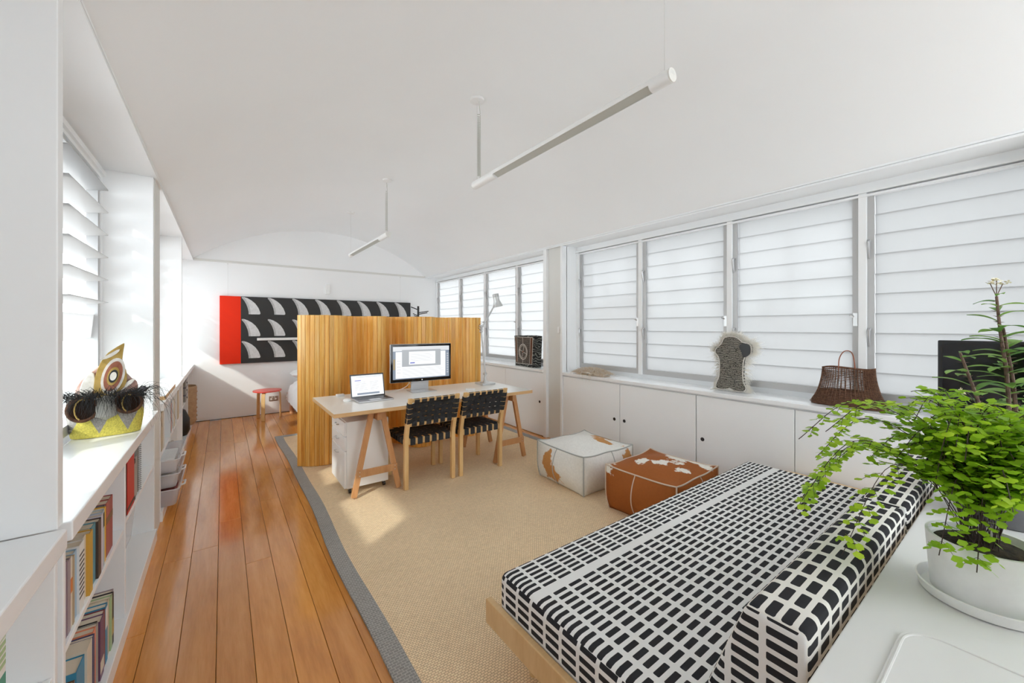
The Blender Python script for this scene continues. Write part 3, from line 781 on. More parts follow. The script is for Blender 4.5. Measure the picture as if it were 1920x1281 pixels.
pouf((2.665, 2.50, Z0), math.radians(-2), .59, .58, .315, 'hide_white', 'seam_grey', 'white cowhide pouf with small tan patches on the rug')
pouf((2.70, 1.735, Z0), math.radians(3), .60, .55, .315, 'hide_brown', 'seam_pale', 'brown cowhide pouf with white patches beside the daybed')

# ---- bed behind the screen, stool
bed = thing('bed', 'low wooden bed with white linen behind the slatted screen', 'bed', (0, 0, 0))
MB().box(.84, 5.30, .24, .87, 7.33, .33).build('side_rail', 'bed_wood', bed, bevel=.004)
MB().box(2.28, 5.30, .24, 2.31, 7.33, .33).build('side_rail', 'bed_wood', bed, bevel=.004)
MB().box(.87, 5.30, .24, 2.28, 5.33, .33).build('end_rail', 'bed_wood', bed)
for (a, b) in ((.905, 7.27), (2.24, 7.27), (.905, 5.37), (2.24, 5.37)):
    MB().cyl((a, b, Z0 if b < 5.7 else 0.0), (a, b, .24), .032, .034, 16).build('leg', 'bed_wood', bed, True)
def rslab(x0, x1, y0, y1, z0, z1, r, amp, name, mt, parent, drop=0):
    NX, NY = 30, 34
    m = MB()
    def top(i, j):
        u = -1 + 2 * i / (NX - 1); v = -1 + 2 * j / (NY - 1)
        e = max(abs(u) ** 10, abs(v) ** 10)
        z = z1 - (z1 - z0) * (e ** 1.5) + amp * math.sin(u * 9 + v * 3) * math.sin(v * 7 - u * 4) * (1 - e)
        x = x0 + (x1 - x0) * i / (NX - 1); y = y0 + (y1 - y0) * j / (NY - 1)
        if e > .95: z = z0 + amp * math.sin(x * 30 + y * 23) * .6 * (z0 > .2)
        return (x, y, z)
    m.grid(top, NX, NY)
    m.grid(lambda i, j: tuple(Vector(top(i, j)) - Vector((0, 0, .04))), NX, NY)
    return m.build(name, mt, parent, True)
MB().box(.872, 5.332, .26, 2.278, 7.32, .30).build('slat_base', 'bed_wood', bed)
MB().box(.875, 5.335, .301, 2.275, 7.32, .46).build('mattress', 'linen_white', bed, bevel=.03, seg=4)
tag(rslab(.80, 2.34, 5.25, 7.15, .30, .565, .05, .012, 'duvet', 'linen_white', None), 'white crumpled duvet spread over the low bed', 'duvet')
def pillow(loc, lab):
    m = MB(); N = 15
    for s in (-1, 1):
        m.grid(lambda i, j: (loc[0] + (-1 + 2 * i / (N - 1)) * .33, loc[1] + (-1 + 2 * j / (N - 1)) * .2, loc[2] + s * .075 * (max(0, (1 - abs(-1 + 2 * i / (N - 1)) ** 3) * (1 - abs(-1 + 2 * j / (N - 1)) ** 3))) ** .5), N, N)
    tag(m.build('pillow', 'linen_white', None, True), lab, 'pillow', 'pillows on the bed')
pillow((1.20, 7.12, .645), 'plump white pillow on the bed by the red stool'); pillow((1.93, 7.12, .645), 'plump white pillow on the bed by the coat stand')
st = thing('bentwood_stool', 'round bentwood stool with a red seat and birch legs', 'stool', (.545, 7.03, 0))
MB().lathe([(.0, .415), (.17, .415), (.188, .42), (.19, .43), (.188, .438), (.0, .44)], 40).build('seat', 'stool_red', st, True)
for k in range(3):
    a = math.radians(248 + 120 * k); ca, sa = math.cos(a), math.sin(a)
    pp = [(.07, .408), (.13, .408), (.155, .402), (.168, .385), (.172, .35), (.178, 0)]
    m = MB(); wv = Vector((-sa, ca, 0)) * .025
    P = [Vector((ca * r, sa * r, z)) for r, z in pp]; vs = []
    for i, p in enumerate(P):
        d = (P[min(i + 1, 5)] - P[max(i - 1, 0)]).normalized(); n2 = d.cross(wv).normalized() * .0065
        vs += [p - wv - n2, p + wv - n2, p + wv + n2, p - wv + n2]
    fs = [(0, 1, 2, 3), (23, 22, 21, 20)]
    for i in range(5):
        for q in range(4): fs.append((4 * i + q, 4 * i + (q + 1) % 4, 4 * i + 4 + (q + 1) % 4, 4 * i + 4 + q))
    m.add(vs, fs).build('leg', 'birch', st, bevel=.003)

# ================================================================ painting and fixtures on the end wall
pa = thing('fin_painting', 'wide painting of pale fins on black with a red end panel', 'painting', (-.04, YB - .02, .835))
PWD, PHT = 2.995, 1.035
MB().box(0, -.025, 0, .262, .015, PHT).build('red_panel', 'red_paint', pa)
MB().box(.263, -.025, 0, PWD, .015, PHT).build('black_panel', 'art_black', pa)
finp = [(0.0, 1.0), (.10, 1.0), (.30, .93), (.52, .80), (.72, .62), (.88, .38), (.97, .15), (.99, .05), (.95, 0.0), (.36, 0.0), (.35, .16), (.31, .36), (.24, .56), (.15, .74), (.06, .87), (-.01, .94)]
fine = [(0.0, 1.0), (.10, .99), (.22, .84), (.34, .62), (.42, .36), (.46, .14), (.47, 0.0), (.36, 0.0), (.35, .16), (.31, .36), (.24, .56), (.15, .74), (.06, .87), (-.01, .94)]
fm = MB().prism(finp, lambda a, b, t: (a * .245, t, b * .268), -.0012, 0).mesh('fin', 'fin_white')
fe = MB().prism(fine, lambda a, b, t: (a * .245, t, b * .268), -.0006, 0).mesh('fin_edge', 'fin_edge')
for r in range(3):
    for c in range(8):
        f = put(fm, 'fin', pa, (.275 + c * .3435, -.0252, .085 + (2 - r) * .343 - .01))
        put(fe, 'fin_edge', f, (0, -.0013, 0))
for xx in (.10, 2.80):
    MB().cyl((xx, 0, PHT), (xx, 0, ZC - .04 - .835), .0012, n=5).build('hanging_wire', 'wire', pa)
    MB().box(xx - .008, -.006, ZC - .045 - .835, xx + .008, .006, ZC - .033 - .835).build('hook', 'post_grey', pa)
tag(MB().box(-.035, -.04, 0, .035, 0, .17).build('wall_sensor', 'white_plastic', None, bevel=.008, loc=(1.463, YB, 1.965)), 'small white sensor box on the wall above the painting', 'sensor')
bl = thing('wall_light_bar', 'slim white horizontal light bar crossing the painting above the bed', 'wall light', (.43, YB - .09, 1.185))
MB().box(0, -.018, 0, 1.5, .018, .04).build('bar', 'white_plastic', bl, bevel=.006)
MB().box(.5, .018, .008, .54, .0435, .032).build('bracket', 'white_plastic', bl); MB().box(1.0, .018, .008, 1.04, .0435, .032).build('bracket', 'white_plastic', bl)
so_ = thing('power_socket', 'brown double power socket low on the end wall', 'socket', (.657, YB, .243))
MB().box(-.063, -.009, -.038, .063, 0, .038).build('plate', 'socket_brown', so_, bevel=.004)
for s in (-1, 1):
    MB().cyl((s * .03, -.011, -.008), (s * .03, -.008, -.008), .015, n=16).build('outlet', 'offwhite', so_); MB().box(s * .018 - .008, -.012, .016, s * .018 + .008, -.008, .026).build('switch', 'white_plastic', so_)

# ---- coat stand
cs = thing('coat_stand', 'black branching coat stand behind the screen', 'coat stand', (2.90, 6.85, 0))
MB().cyl((0, 0, .02), (0, 0, 1.78), .018, n=12).build('pole', 'coat_black', cs, True)
MB().lathe([(0, 0), (.19, 0), (.19, .012), (.03, .022), (0, .022)], 28).build('base', 'coat_black', cs, True)
for (a, z, l, dz) in ((160, 1.715, .13, .05), (-10, 1.66, .19, .03), (-40, 1.63, .17, .03), (60, 1.69, .12, .05), (200, 1.6, .12, .04), (100, 1.58, .14, .03)):
    a = math.radians(a); MB().cyl((0, 0, z), (math.cos(a) * l, math.sin(a) * l, z + dz), .009, .008, 8).build('branch', 'coat_black', cs, True)

# ================================================================ pendant lamps
def pendant(y0, y1, cab, lab):
    x = 1.47; z = 2.425; L = y1 - y0; r = .029
    t = thing('pendant_light', lab, 'pendant light', (x, y0, z), 0, 'white tube pendant lights')
    n = 24; a_open0, a_open1 = math.radians(195), math.radians(300)
    def arcp(a0, a1, k): return [(r * math.cos(a0 + (a1 - a0) * i / k), r * math.sin(a0 + (a1 - a0) * i / k)) for i in range(k + 1)]
    e0, e1 = .09, .27
    if cab == 'near': e0, e1 = .27, .09
    MB().cyl((0, 0, 0), (0, e0, 0), r, n=n).build('housing', 'white_plastic', t, True)
    MB().cyl((0, L - e1, 0), (0, L, 0), r, n=n).build('housing', 'white_plastic', t, True)
    ar = arcp(a_open1 - 2 * PI, a_open0, 20)
    vs = []; fs = []
    ri = r - .002; inner = [(a * ri / r, b * ri / r) for a, b in reversed(ar)]; poly = ar + inner
    MB().prism(poly, lambda a, b, tt: (a, tt, b), e0, L - e1).build('housing', 'white_plastic', t, True)
    MB().prism([(-.0268, -.0035), (.0165, -.0205), (.0172, -.0185), (-.0262, -.0015)], lambda a, b, tt: (a, tt, b), e0, L - e1).build('reflector', 'reflector', t)
    for yy, s in ((0, -1), (L, 1)):
        c = MB().cyl((0, yy, 0), (0, yy + s * .006, 0), r * .97, n=n).build('end_cap', 'offwhite', t, True)
        for q in (-.01, 0, .01): MB().box(q - .003, yy + s * .0055, .004, q + .003, yy + s * .0066, .018).build('vent_slot', 'post_grey', c)
    zc_ = ZT - .012 - z
    for yy in (.03, L - .03):
        MB().cyl((0, yy, r - .002), (0, yy, zc_), .0011, n=5).build('suspension_wire', 'wire', t)
        MB().lathe([(0, -.014), (.028, -.012), (.05, -.004), (.052, .012), (0, .012)], 26, (0, yy, zc_ - .001)).build('ceiling_rose', 'white_plastic', t, True)
    yc = L - .055 if cab == 'far' else .055
    H = zc_ - .03; P = [(0, yc, zc_)] + [(0, yc, H + .02 - .05 * 0)]
    turns = 46
    for k in range(turns * 8 + 1):
        f = k / (turns * 8); zz = H - .07 - (H - .07 - r - .02) * (f ** .82)
        P.append((.011 * math.cos(2 * PI * k / 8), yc + .011 * math.sin(2 * PI * k / 8), zz))
    P.append((0, yc, r - .001))
    MB().tube(P, .0026, 5).build('coiled_cable', 'cable_grey', t, True)
pendant(.90, 2.445, 'far', 'white tube pendant light hanging above the rug near the daybed')
pendant(4.30, 5.90, 'near', 'white tube pendant light hanging beyond the desk towards the painting')

# ================================================================ things on the desk
# ---- monitor
emit('screen_grey', (.62, .64, .66), .9); emit('screen_dark', (.20, .24, .30), .9); emit('screen_white', (.80, .82, .84), .95); emit('screen_mid', (.36, .38, .40), .9); emit('screen_blue', (.10, .12, .42), 1.0); emit('screen_line', (.5, .52, .56), .8); emit('screen_gold', (.35, .26, .12), .8)
mo = thing('computer_monitor', 'large aluminium-framed computer monitor with a lit screen on the desk', 'monitor', (1.645, 3.80, DZ), math.radians(-3))
MB().box(-.13, -.10, 0, .13, .09, .008).build('foot', 'silver', mo, bevel=.004)
MB().bar((0, .06, .008), (0, .035, .20), .19, .012, (0, 1, 0)).build('stand_neck', 'silver', mo, bevel=.003)
by, z0, z1, hw_ = -.012, .10, .485, .325
MB().box(-hw_, by, z0, hw_, by + .032, z1).build('case', 'silver', mo, bevel=.010, seg=3)
sc_ = MB().box(-hw_ + .004, by - .004, z0 + .004, hw_ - .004, by, z1 - .004).build('bezel', 'black_gloss', mo, bevel=.004)
def rect(par, name, mt, x0, x1, za, zb, y): return MB().box(x0, y - .0006, za, x1, y, zb).build(name, mt, par)
sx0, sx1, sz0, sz1 = -hw_ + .026, hw_ - .026, z0 + .034, z1 - .026; yy = by - .0042
screen = rect(mo, 'screen', 'screen_dark', sx0, sx1, sz0, sz1, yy); Wd = sx1 - sx0; Hd = sz1 - sz0
def sr(mt, u0, u1, v0, v1, l, nm='screen_window'): return rect(screen, nm, mt, sx0 + u0 * Wd, sx0 + u1 * Wd, sz0 + v0 * Hd, sz0 + v1 * Hd, yy - .0007 * l)
sr('screen_grey', 0, 1, .86, 1.0, 1, 'menu_bar'); sr('screen_gold', .005, .035, .3, .62, 1, 'wallpaper')
sr('screen_white', .045, .93, .03, .84, 1); sr('screen_mid', .15, .84, .38, .90, 2); sr('screen_white', .27, .74, .44, .84, 3)
sr('screen_blue', .29, .37, .475, .51, 4, 'button')
for k in range(6): sr('screen_line', .30, .70 - .03 * (k % 3), .55 + .04 * k, .558 + .04 * k, 4, 'text_line')
for k in range(8): sr('screen_line', .16, .90 - .05 * (k % 2), .06 + .038 * k, .067 + .038 * k, 2, 'text_line')
for k in range(5): sr('screen_line', .06, .13, .2 + .09 * k, .212 + .09 * k, 2, 'text_line')
for k in range(9): sr('screen_line', .955, .985, .12 + .075 * k, .165 + .075 * k, 1, 'dock_icon')
MB().cyl((0, by - .0046, z0 + .018), (0, by - .004, z0 + .018), .007, n=16).build('emblem', 'white_plastic', mo)
# ---- laptop
lt = thing('laptop', 'open grey laptop with a lit screen at the end of the desk', 'laptop', (1.09, 3.60, DZ), math.radians(2))
MB().prism(rrect(-.155, .155, -.11, .11, .01, 4), lambda a, b, t: (a, b, t), .001, .013).build('base', 'silver', lt, bevel=.002)
M['laptop_grey'] = mat('laptop_grey', (.16, .16, .17), .4, .6)
MB().box(-.152, -.107, .013, .152, .107, .0138).build('deck', 'laptop_grey', lt)
for r in range(5):
    MB().box(-.135, -.015 + r * .02, .0138, .135, .001 + r * .02, .0155).build('key_row', 'black_plastic', lt)
MB().box(-.05, -.095, .0138, .05, -.028, .0142).build('trackpad', 'silver', lt)
lid = bpy.data.objects.new('lid', MB().box(-.155, 0, 0, .155, .006, .212).mesh('lid', 'laptop_grey')); C.objects.link(lid); lid.parent = lt; lid.location = (0, .112, .012); lid.rotation_euler = (math.radians(-13), 0, 0)
MB().box(-.153, -.001, .002, .153, 0, .210).build('bezel', 'black_gloss', lid)
ls = MB().box(-.145, -.0017, .012, .145, -.001, .200).build('screen', 'screen_white', lid)
def lr(mt, x0, x1, za, zb, l=1): return MB().box(x0, -.0017 - .0006 * l, za, x1, -.0017, zb).build('screen_graphic', mt, lid)
lr('screen_dark', -.10, .105, .022, .040); lr('screen_blue', -.115, -.06, .150, .157)
for k in range(6): lr('screen_line', -.115, -.02 + .01 * (k % 3), .135 - .014 * k, .138 - .014 * k)
for k in range(6): lr('screen_line', .02, .10 - .012 * (k % 2), .135 - .014 * k, .138 - .014 * k)
lr('screen_line', -.10, .13, .182, .186); lr('screen_grey', -.143, .143, .190, .199, .5)
# ---- small desk things
def on_desk(name, mb, mt, lab, cat, **k): return tag(mb.build(name, mt, **k), lab, cat)
def pathobj(name, P, r, mt, lab, cat, n=6): return tag(MB().tube(catmull([Vector(p) for p in P], .012), r, n).build(name, mt, None, True), lab, cat)
pathobj('monitor_cable', [(1.10, 3.98, DZ + .0035), (1.25, 3.93, DZ + .0035), (1.38, 3.86, DZ + .01), (1.50, 3.85, DZ + .05), (1.545, 3.872, DZ + .09)], .0032, 'cable_white', 'white cable running from the monitor towards the laptop', 'cable')
pathobj('monitor_lead', [(1.56, 3.92, DZ + .09), (1.59, 3.915, DZ + .035), (1.66, 3.91, DZ + .012), (1.73, 3.915, DZ + .04), (1.78, 3.92, DZ + .10)], .0032, 'cable_white', 'white cable looping under the monitor screen', 'cable')
on_desk('charger', MB().box(.86, 3.93, DZ, .93, 3.985, DZ + .02), 'white_plastic', 'white power adaptor on the desk behind the laptop', 'charger', bevel=.005)
on_desk('computer_mouse', MB().lathe([(0, 0), (.030, 0), (.033, .008), (.026, .018), (.012, .023), (0, .024)], 20, (.885, 3.66, DZ), 1.5), 'white_plastic', 'white computer mouse beside the laptop', 'mouse', smooth=True)
def paper(x, y, wd, dp, rz, lab, z=0):
    o = MB().box(-wd / 2, -dp / 2, 0, wd / 2, dp / 2, .0015).build('paper_sheet', 'white_plastic', loc=(x, y, DZ + .0002 + z)); o.rotation_euler = (0, 0, math.radians(rz)); tag(o, lab, 'paper')
paper(1.60, 3.40, .30, .21, 4, 'loose white paper sheet on the desk before the monitor foot'); paper(1.93, 3.42, .21, .15, -8, 'small white paper sheet on the desk between monitor and chairs')
on_desk('phone', MB().box(1.76, 3.46, DZ + .002, 1.80, 3.50, DZ + .006), 'black_plastic', 'tiny black gadget on the desk near the papers', 'gadget') if False else None
on_desk('white_box', MB().box(2.03, 3.50, DZ, 2.11, 3.57, DZ + .018), 'white_plastic', 'small flat white box on the desk behind the papers', 'box', bevel=.004)
# ---- desk lamp
dl = thing('desk_lamp', 'jointed silver desk lamp with a square base and cone head', 'lamp', (2.42, 3.80, DZ))
MB().box(-.085, -.085, 0, .085, .085, .022).build('base', 'lamp_silver', dl, bevel=.004)
MB().lathe([(.0, .022), (.045, .022), (.028, .034), (.014, .055), (.012, .09), (0, .09)], 20).build('collar', 'lamp_silver', dl, True)
J0, J1, J2 = Vector((0, 0, .12)), Vector((-.055, 0, .635)), Vector((.13, .0, .91))
MB().cyl((0, 0, .085), J0, .010, n=12).build('stem', 'steel', dl, True)
MB().cyl(J0 + Vector((0, -.018, 0)), J0 + Vector((0, .018, 0)), .017, n=14).build('joint', 'lamp_silver', dl, True)
MB().cyl(J0, J1, .0105, n=12).build('lower_arm', 'lamp_silver', dl, True)
for q in (-.03, 0, .03): MB().cyl(J1 + Vector((0, -.016, q)), J1 + Vector((0, .016, q)), .014, n=14).build('joint', 'lamp_silver', dl, True)
MB().cyl(J1, J2, .009, n=12).build('upper_arm', 'lamp_silver', dl, True)
MB().tube([J1 + Vector((-.01, -.01, -.02)), J1 + Vector((-.045, -.01, .01)), J1 + Vector((-.03, -.01, .05)), J1 + Vector((.01, -.01, .06))], .002, 5).build('cord', 'black_plastic', dl, True)
MB().tube([J0 + Vector((-.01, -.01, .0)), Vector((-.03, -.02, .07)), Vector((-.04, -.03, .025)), Vector((-.06, .02, .024))], .002, 5).build('cord', 'black_plastic', dl, True)
MB().cyl(J1 + Vector((.02, .012, .0)), J2 + Vector((-.02, .012, -.06)), .0018, n=5).build('tension_wire', 'steel', dl)
hd = bpy.data.objects.new('head', MB().lathe([(.0, .10), (.028, .10), (.034, .095), (.036, .02), (.060, -.045), (.063, -.05), (.058, -.05), (.032, .01), (0, .015)], 28).mesh('head', 'lamp_silver', True)); C.objects.link(hd); hd.parent = dl
hd.location = J2 + Vector((.035, 0, .035)); hd.rotation_euler = (0, math.radians(-14), 0)
MB().lathe([(.0, .101), (.034, .101), (.0365, .096), (.0365, .066), (0, .066)], 28).build('cap', 'aluminium', hd, True)
MB().lathe([(.0, .012), (.018, .008), (.025, -.012), (.018, -.03), (0, -.035)], 16).build('bulb', 'white_plastic', hd, True)
MB().cyl((-.05, 0, -.03), (-.052, 0, -.10), .001, n=5).build('pull_chain', 'steel', hd)

# ================================================================ things on the right sill (top at .855)
SZ = .8555
# ---- painted bark box
bb = thing('bark_box', 'dark painted bark box with a wheel motif on the far window sill', 'bark box', (3.40, 4.24, SZ), math.radians(-6))
def quad(par, name, mt, pts, off): 
    return MB().prism(pts, lambda a, b, t: (t, a, b), -.065 - off, -.065).build(name, mt, par)
# body tapers downwards; front faces the room (-x), local y runs along the sill
tp, bt, hh = .255, .225, .43
P = [(-tp / 1, hh - .01), (-.10, hh), (.05, hh - .004), (tp, hh - .012), (bt, 0), (-bt, 0)]
MB().prism(P, lambda a, b, t: (t, a, b), -.065, .065).build('body', 'bark_black', bb)
quad(bb, 'painted_panel', 'bark_paint', [(-.20, .045), (.20, .035), (.225, .40), (-.22, .40)], .0015)
quad(bb, 'orange_band', 'bark_orange', [(-.195, .05), (-.155, .05), (-.17, .395), (-.215, .395)], .003)
quad(bb, 'orange_band', 'bark_orange', [(.165, .05), (.20, .05), (.222, .395), (.19, .395)], .003)
def line(par, pts, r, mt='mask_white', cl=False): return MB().tube([(-.0665, a, b) for a, b in pts], r, 5, cl).build('painted_line', mt, par)
line(bb, [(-.20, .042), (.205, .033), (.23, .402), (-.225, .402)], .004, cl=True)
line(bb, [(-.15, .05), (-.165, .395)], .003); line(bb, [(.16, .05), (.185, .395)], .003)
line(bb, [(.02 + .105 * math.cos(k * PI / 12), .20 + .105 * math.sin(k * PI / 12)) for k in range(24)], .0045, cl=True)
line(bb, [(.02 + .085 * math.cos(k * PI / 12), .20 + .085 * math.sin(k * PI / 12)) for k in range(24)], .0025, cl=True)
for k in range(4):
    a = .3 + k * PI / 2; line(bb, [(.02, .20), (.02 + .1 * math.cos(a), .20 + .1 * math.sin(a))], .003)
line(bb, [(.02, .3), (.03, .395)], .003); line(bb, [(.02, .1), (.03, .04)], .003)
MB().cyl((-.070, .02, .20), (-.066, .02, .20), .012, n=12).build('hub_dot', 'mask_red', bb)

def strands(n, fn, seg=4, r=.0012, sides=3):
    m = MB()
    for k in range(n):
        P = fn(k); m.tube(P, [r * (1 - .75 * i / (len(P) - 1)) for i in range(len(P))], sides)
    return m
rnd = random.Random(3)
# ---- fur pelt
fp = thing('fur_pelt', 'small curly cream and tan fur pelt on the near window sill', 'fur pelt', (3.36, 3.02, SZ))
m = MB(); N = 13
m.grid(lambda i, j: ((-1 + 2 * i / 12) * .075, (-1 + 2 * j / 12) * .20, .004 + .065 * max(0, 1 - ((-1 + 2 * i / 12) ** 2 * .6 + (-1 + 2 * j / 12) ** 2 * .7))), N, N)
m.grid(lambda i, j: ((-1 + 2 * i / 12) * .075, (-1 + 2 * j / 12) * .20, .001), N, N)
m.build('hide', 'wool_tan', fp, True)
def furst(k):
    a, b = rnd.uniform(-1, 1), rnd.uniform(-1, 1); p = Vector((a * .075, b * .20, .012 + .06 * max(0, 1 - a * a * .6 - b * b * .7)))
    d = Vector((a * .05 - .012, b * .05 + rnd.uniform(-.02, .02), rnd.uniform(.01, .035)))
    q = p + d * .6 + Vector((0, 0, .004)); e = p + d + Vector((rnd.uniform(-.02, .01), rnd.uniform(-.02, .02), -.03)); e.z = max(e.z, .004)
    if a < -.55 and rnd.random() < .25 and abs(b) < .5: e = Vector((-.112, p.y + rnd.uniform(-.02, .02), rnd.uniform(-.075, -.01))); q = Vector((-.105, (p.y + e.y) / 2, .02))
    return [p, p + d * .3 + Vector((0, 0, .004)), q, e]
tag(strands(900, furst, r=.0016).build('fur', 'wool_tan', fp), None, None, None, 'stuff')
tag(strands(500, furst, r=.0016).build('fur', 'wool_cream', fp), None, None, None, 'stuff')

# ---- stitched figure cushion with wool
fg = thing('fur_figure', 'dark patterned torso-shaped cushion fringed with pale wool on the sill', 'cushion', (3.425, 1.555, SZ + .012), math.radians(4))
sil = [(.11, .0), (.02, .005), (.0, .02), (-.03, .0), (-.105, -.005), (-.13, .03), (-.10, .08), (-.10, .20), (-.105, .26), (-.12, .30), (-.16, .305), (-.165, .36), (-.155, .40), (-.10, .405), (-.075, .43), (-.045, .455), (.03, .455), (.055, .43), (.065, .39), (.115, .345), (.12, .315), (.085, .275), (.08, .2), (.085, .1), (.115, .04)]
def smooth_poly(P, it=2):
    for _ in range(it):
        Q = []
        for i in range(len(P)):
            a, b = P[i], P[(i + 1) % len(P)]
            Q += [(a[0] * .75 + b[0] * .25, a[1] * .75 + b[1] * .25), (a[0] * .25 + b[0] * .75, a[1] * .25 + b[1] * .75)]
        P = Q
    return P
S2 = smooth_poly(sil)
fb = MB().prism(S2, lambda a, b, t: (t, a, b), -.028, .028).build('body', 'figure_cloth', fg, bevel=.018, seg=4)
MB().tube([(-.024, a * .985, .23 + (b - .23) * .985) for a, b in S2], .0035, 5, True).build('piping', 'mask_white', fg, True)
MB().prism(smooth_poly([(-.105, .275), (-.158, .31), (-.155, .39), (-.10, .40), (-.07, .38), (-.09, .33)]), lambda a, b, t: (t, a, b), -.031, -.027).build('black_patch', 'black_plastic', fg)
def wool(k):
    i = rnd.randrange(len(S2)); a, b = S2[i]; c = Vector((0, 0, .23)); o = Vector((0, a, b)) - c
    if b < .02: b = .02
    p = Vector((rnd.uniform(-.018, .025), a * .97, b)); d = o.normalized() * rnd.uniform(.02, .045 + .05 * abs(math.sin(i * .7))); d.x += rnd.uniform(-.01, .02)
    d.z *= .6
    q = p + d * .6 + Vector((0, rnd.uniform(-.012, .012), rnd.uniform(-.005, .02))); e = p + d + Vector((0, rnd.uniform(-.025, .025), rnd.uniform(-.03, .02)))
    e.z = max(e.z, -.008); return [p, p + d * .3, q, e]
tag(strands(2600, wool, r=.002).build('wool_fringe', 'wool_cream', fg), None, None, None, 'stuff')

# ---- woven basket bag
bk = thing('woven_basket', 'dark brown woven basket bag with a loop handle on the sill', 'basket', (3.42, .79, SZ))
def bprof(z):   # half length along the sill, half depth, at height z (0..1)
    k = [(0, .195, .050), (.04, .215, .055), (.10, .205, .058), (.22, .185, .060), (.4, .165, .056), (.6, .152, .048), (.8, .143, .036), (1.0, .140, .022)]
    for i in range(len(k) - 1):
        if k[i][0] <= z <= k[i + 1][0]:
            f = (z - k[i][0]) / (k[i + 1][0] - k[i][0]); return (k[i][1] + f * (k[i + 1][1] - k[i][1]), k[i][2] + f * (k[i + 1][2] - k[i][2]))
BH = .265
def bp(t, z, o=0):
    a, b = bprof(min(max(z, 0), 1)); c, s = math.cos(t), math.sin(t)
    x = (b + o) * math.copysign(abs(c) ** .8, c); y = (a + o) * math.copysign(abs(s) ** .8, s)
    return Vector((x, y, max(.003, z * BH - .012 * (1 - z) * 0 + .012 * (z > .9) * math.sin(3 * t) * .4)))
NT = 56
m = MB(); m.grid(lambda i, j: bp(2 * PI * i / NT, j / 8 * .42, -.003), NT, 9, True)
m.add([bp(2 * PI * i / NT, 0, -.003) for i in range(NT)], [tuple(range(NT))])
m.build('lower_shell', 'wicker', bk, True)
m = MB()
m.grid(lambda i, j: bp(-2.6 + 1.6 * i / 16 , .42 + .56 * j / 8, -.003), 17, 9)
m.build('side_panel', 'wicker', bk, True)
m = MB()
for r in range(24):
    z = .02 + .96 * r / 23
    m.tube([bp(2 * PI * i / NT, z + .003 * math.sin(i * 2.3 + r), .0018 if (i + r) % 2 else -.0018) for i in range(NT)], .0021, 4, True)
tag(m.build('weft', 'wicker', bk), None, None, None, 'stuff')
m = MB()
for i in range(NT): m.tube([bp(2 * PI * i / NT, z / 8) for z in range(9)], .0022, 4)
tag(m.build('warp', 'wicker', bk), None, None, None, 'stuff')
MB().tube([bp(2 * PI * i / NT, 1.0) for i in range(NT)], .0045, 6, True).build('rim', 'wicker', bk, True)
MB().tube(catmull([Vector((-.022, .045, .19)), Vector((-.024, .044, .27)), Vector((-.02, .04, .33)), Vector((-.01, .02, .375)), Vector((-.005, -.01, .38)), Vector((-.01, -.03, .35)), Vector((-.02, -.042, .27)), Vector((-.022, -.044, .255))], .012), .0033, 6).build('handle', 'mask_red', bk, True)

# ---- television
tv = thing('television', 'black flat television on the sill behind the flowering shrub', 'television', (3.45, .03, SZ))
MB().box(-.02, -.345, .035, .022, .345, .465).build('case', 'black_plastic', tv, bevel=.006)
MB().box(-.0225, -.325, .055, -.0205, .325, .448).build('screen', 'black_gloss', tv)
MB().box(-.02, -.05, .010, .01, .05, .04).build('neck', 'black_plastic', tv); MB().box(-.07, -.17, 0, .07, .17, .012).build('stand', 'black_plastic', tv, bevel=.003)

# ================================================================ books and boxes in the left bookcases
mat('page', (.72, .64, .52), .8)
COL = {'purple': (.22, .14, .19), 'mauve': (.34, .27, .30), 'cream': (.70, .62, .50), 'lightblue': (.33, .48, .62), 'white': (.78, .76, .73), 'ochre': (.60, .34, .05), 'buff': (.60, .50, .36),
       'teal': (.10, .28, .34), 'darkbrown': (.07, .045, .035), 'lilac': (.62, .58, .66), 'paleblue': (.42, .50, .56), 'blackgreen': (.04, .06, .05), 'gold': (.80, .45, .04), 'slate': (.16, .16, .19),
       'brick': (.38, .09, .08), 'darkred': (.33, .07, .07), 'blue': (.04, .25, .42), 'navy': (.05, .06, .16), 'coral': (.75, .24, .13), 'plum': (.16, .07, .14), 'maroon': (.22, .04, .05), 'grey': (.34, .33, .30),
       'black': (.015, .015, .015), 'red': (.55, .02, .02), 'green': (.06, .30, .22), 'palegreen': (.38, .52, .28), 'magenta': (.38, .04, .10), 'tan': (.45, .33, .2), 'brown': (.19, .10, .05), 'yellow': (.65, .58, .10), 'orange': (.62, .18, .03), 'mustard': (.5, .36, .1)}
for k, c in COL.items(): mat('book_' + k, c, .45)
def book(y, th, h, dp, col, z, label, group, tilt=0.0, extras=(), x=None, top=None):
    """spine towards the room; thickness along y"""
    t = thing('book', label, 'book', ((XL - .01) if x is None else x, y, z), 0, group)
    t.rotation_euler = (tilt, 0, 0)
    c = MB(); w_ = .0022
    c.box(-dp, 0, 0, 0, w_, h).box(-dp, th - w_, 0, 0, th, h).box(-w_, w_, 0, 0, th - w_, h)
    cv = c.build('cover', 'book_' + col, t)
    MB().box(-dp + .003, w_, .003, -w_, th - w_, h - .004).build('pages', 'page', t)
    for (z0, z1, mc) in extras: MB().box(0, .0006, h * z0, .0006, th - .0006, h * z1).build('spine_label', 'book_' + mc, t)
    return t
rb = random.Random(11)
def row(y0, y1, z, specs, where, group, dp=(.15, .19), gap=.0008, jit=.012):
    tot = sum(s_[1] for s_ in specs) + gap * len(specs); k = (y1 - y0) / tot; y = y0
    for (desc, th, h, col, *ex) in specs:
        book(y, th * k - gap, h, rb.uniform(*dp), col, z + .0004, desc + ' ' + where, group, 0.0, ex[0] if ex else (), XL - .006 - rb.uniform(0, jit)); y += th * k
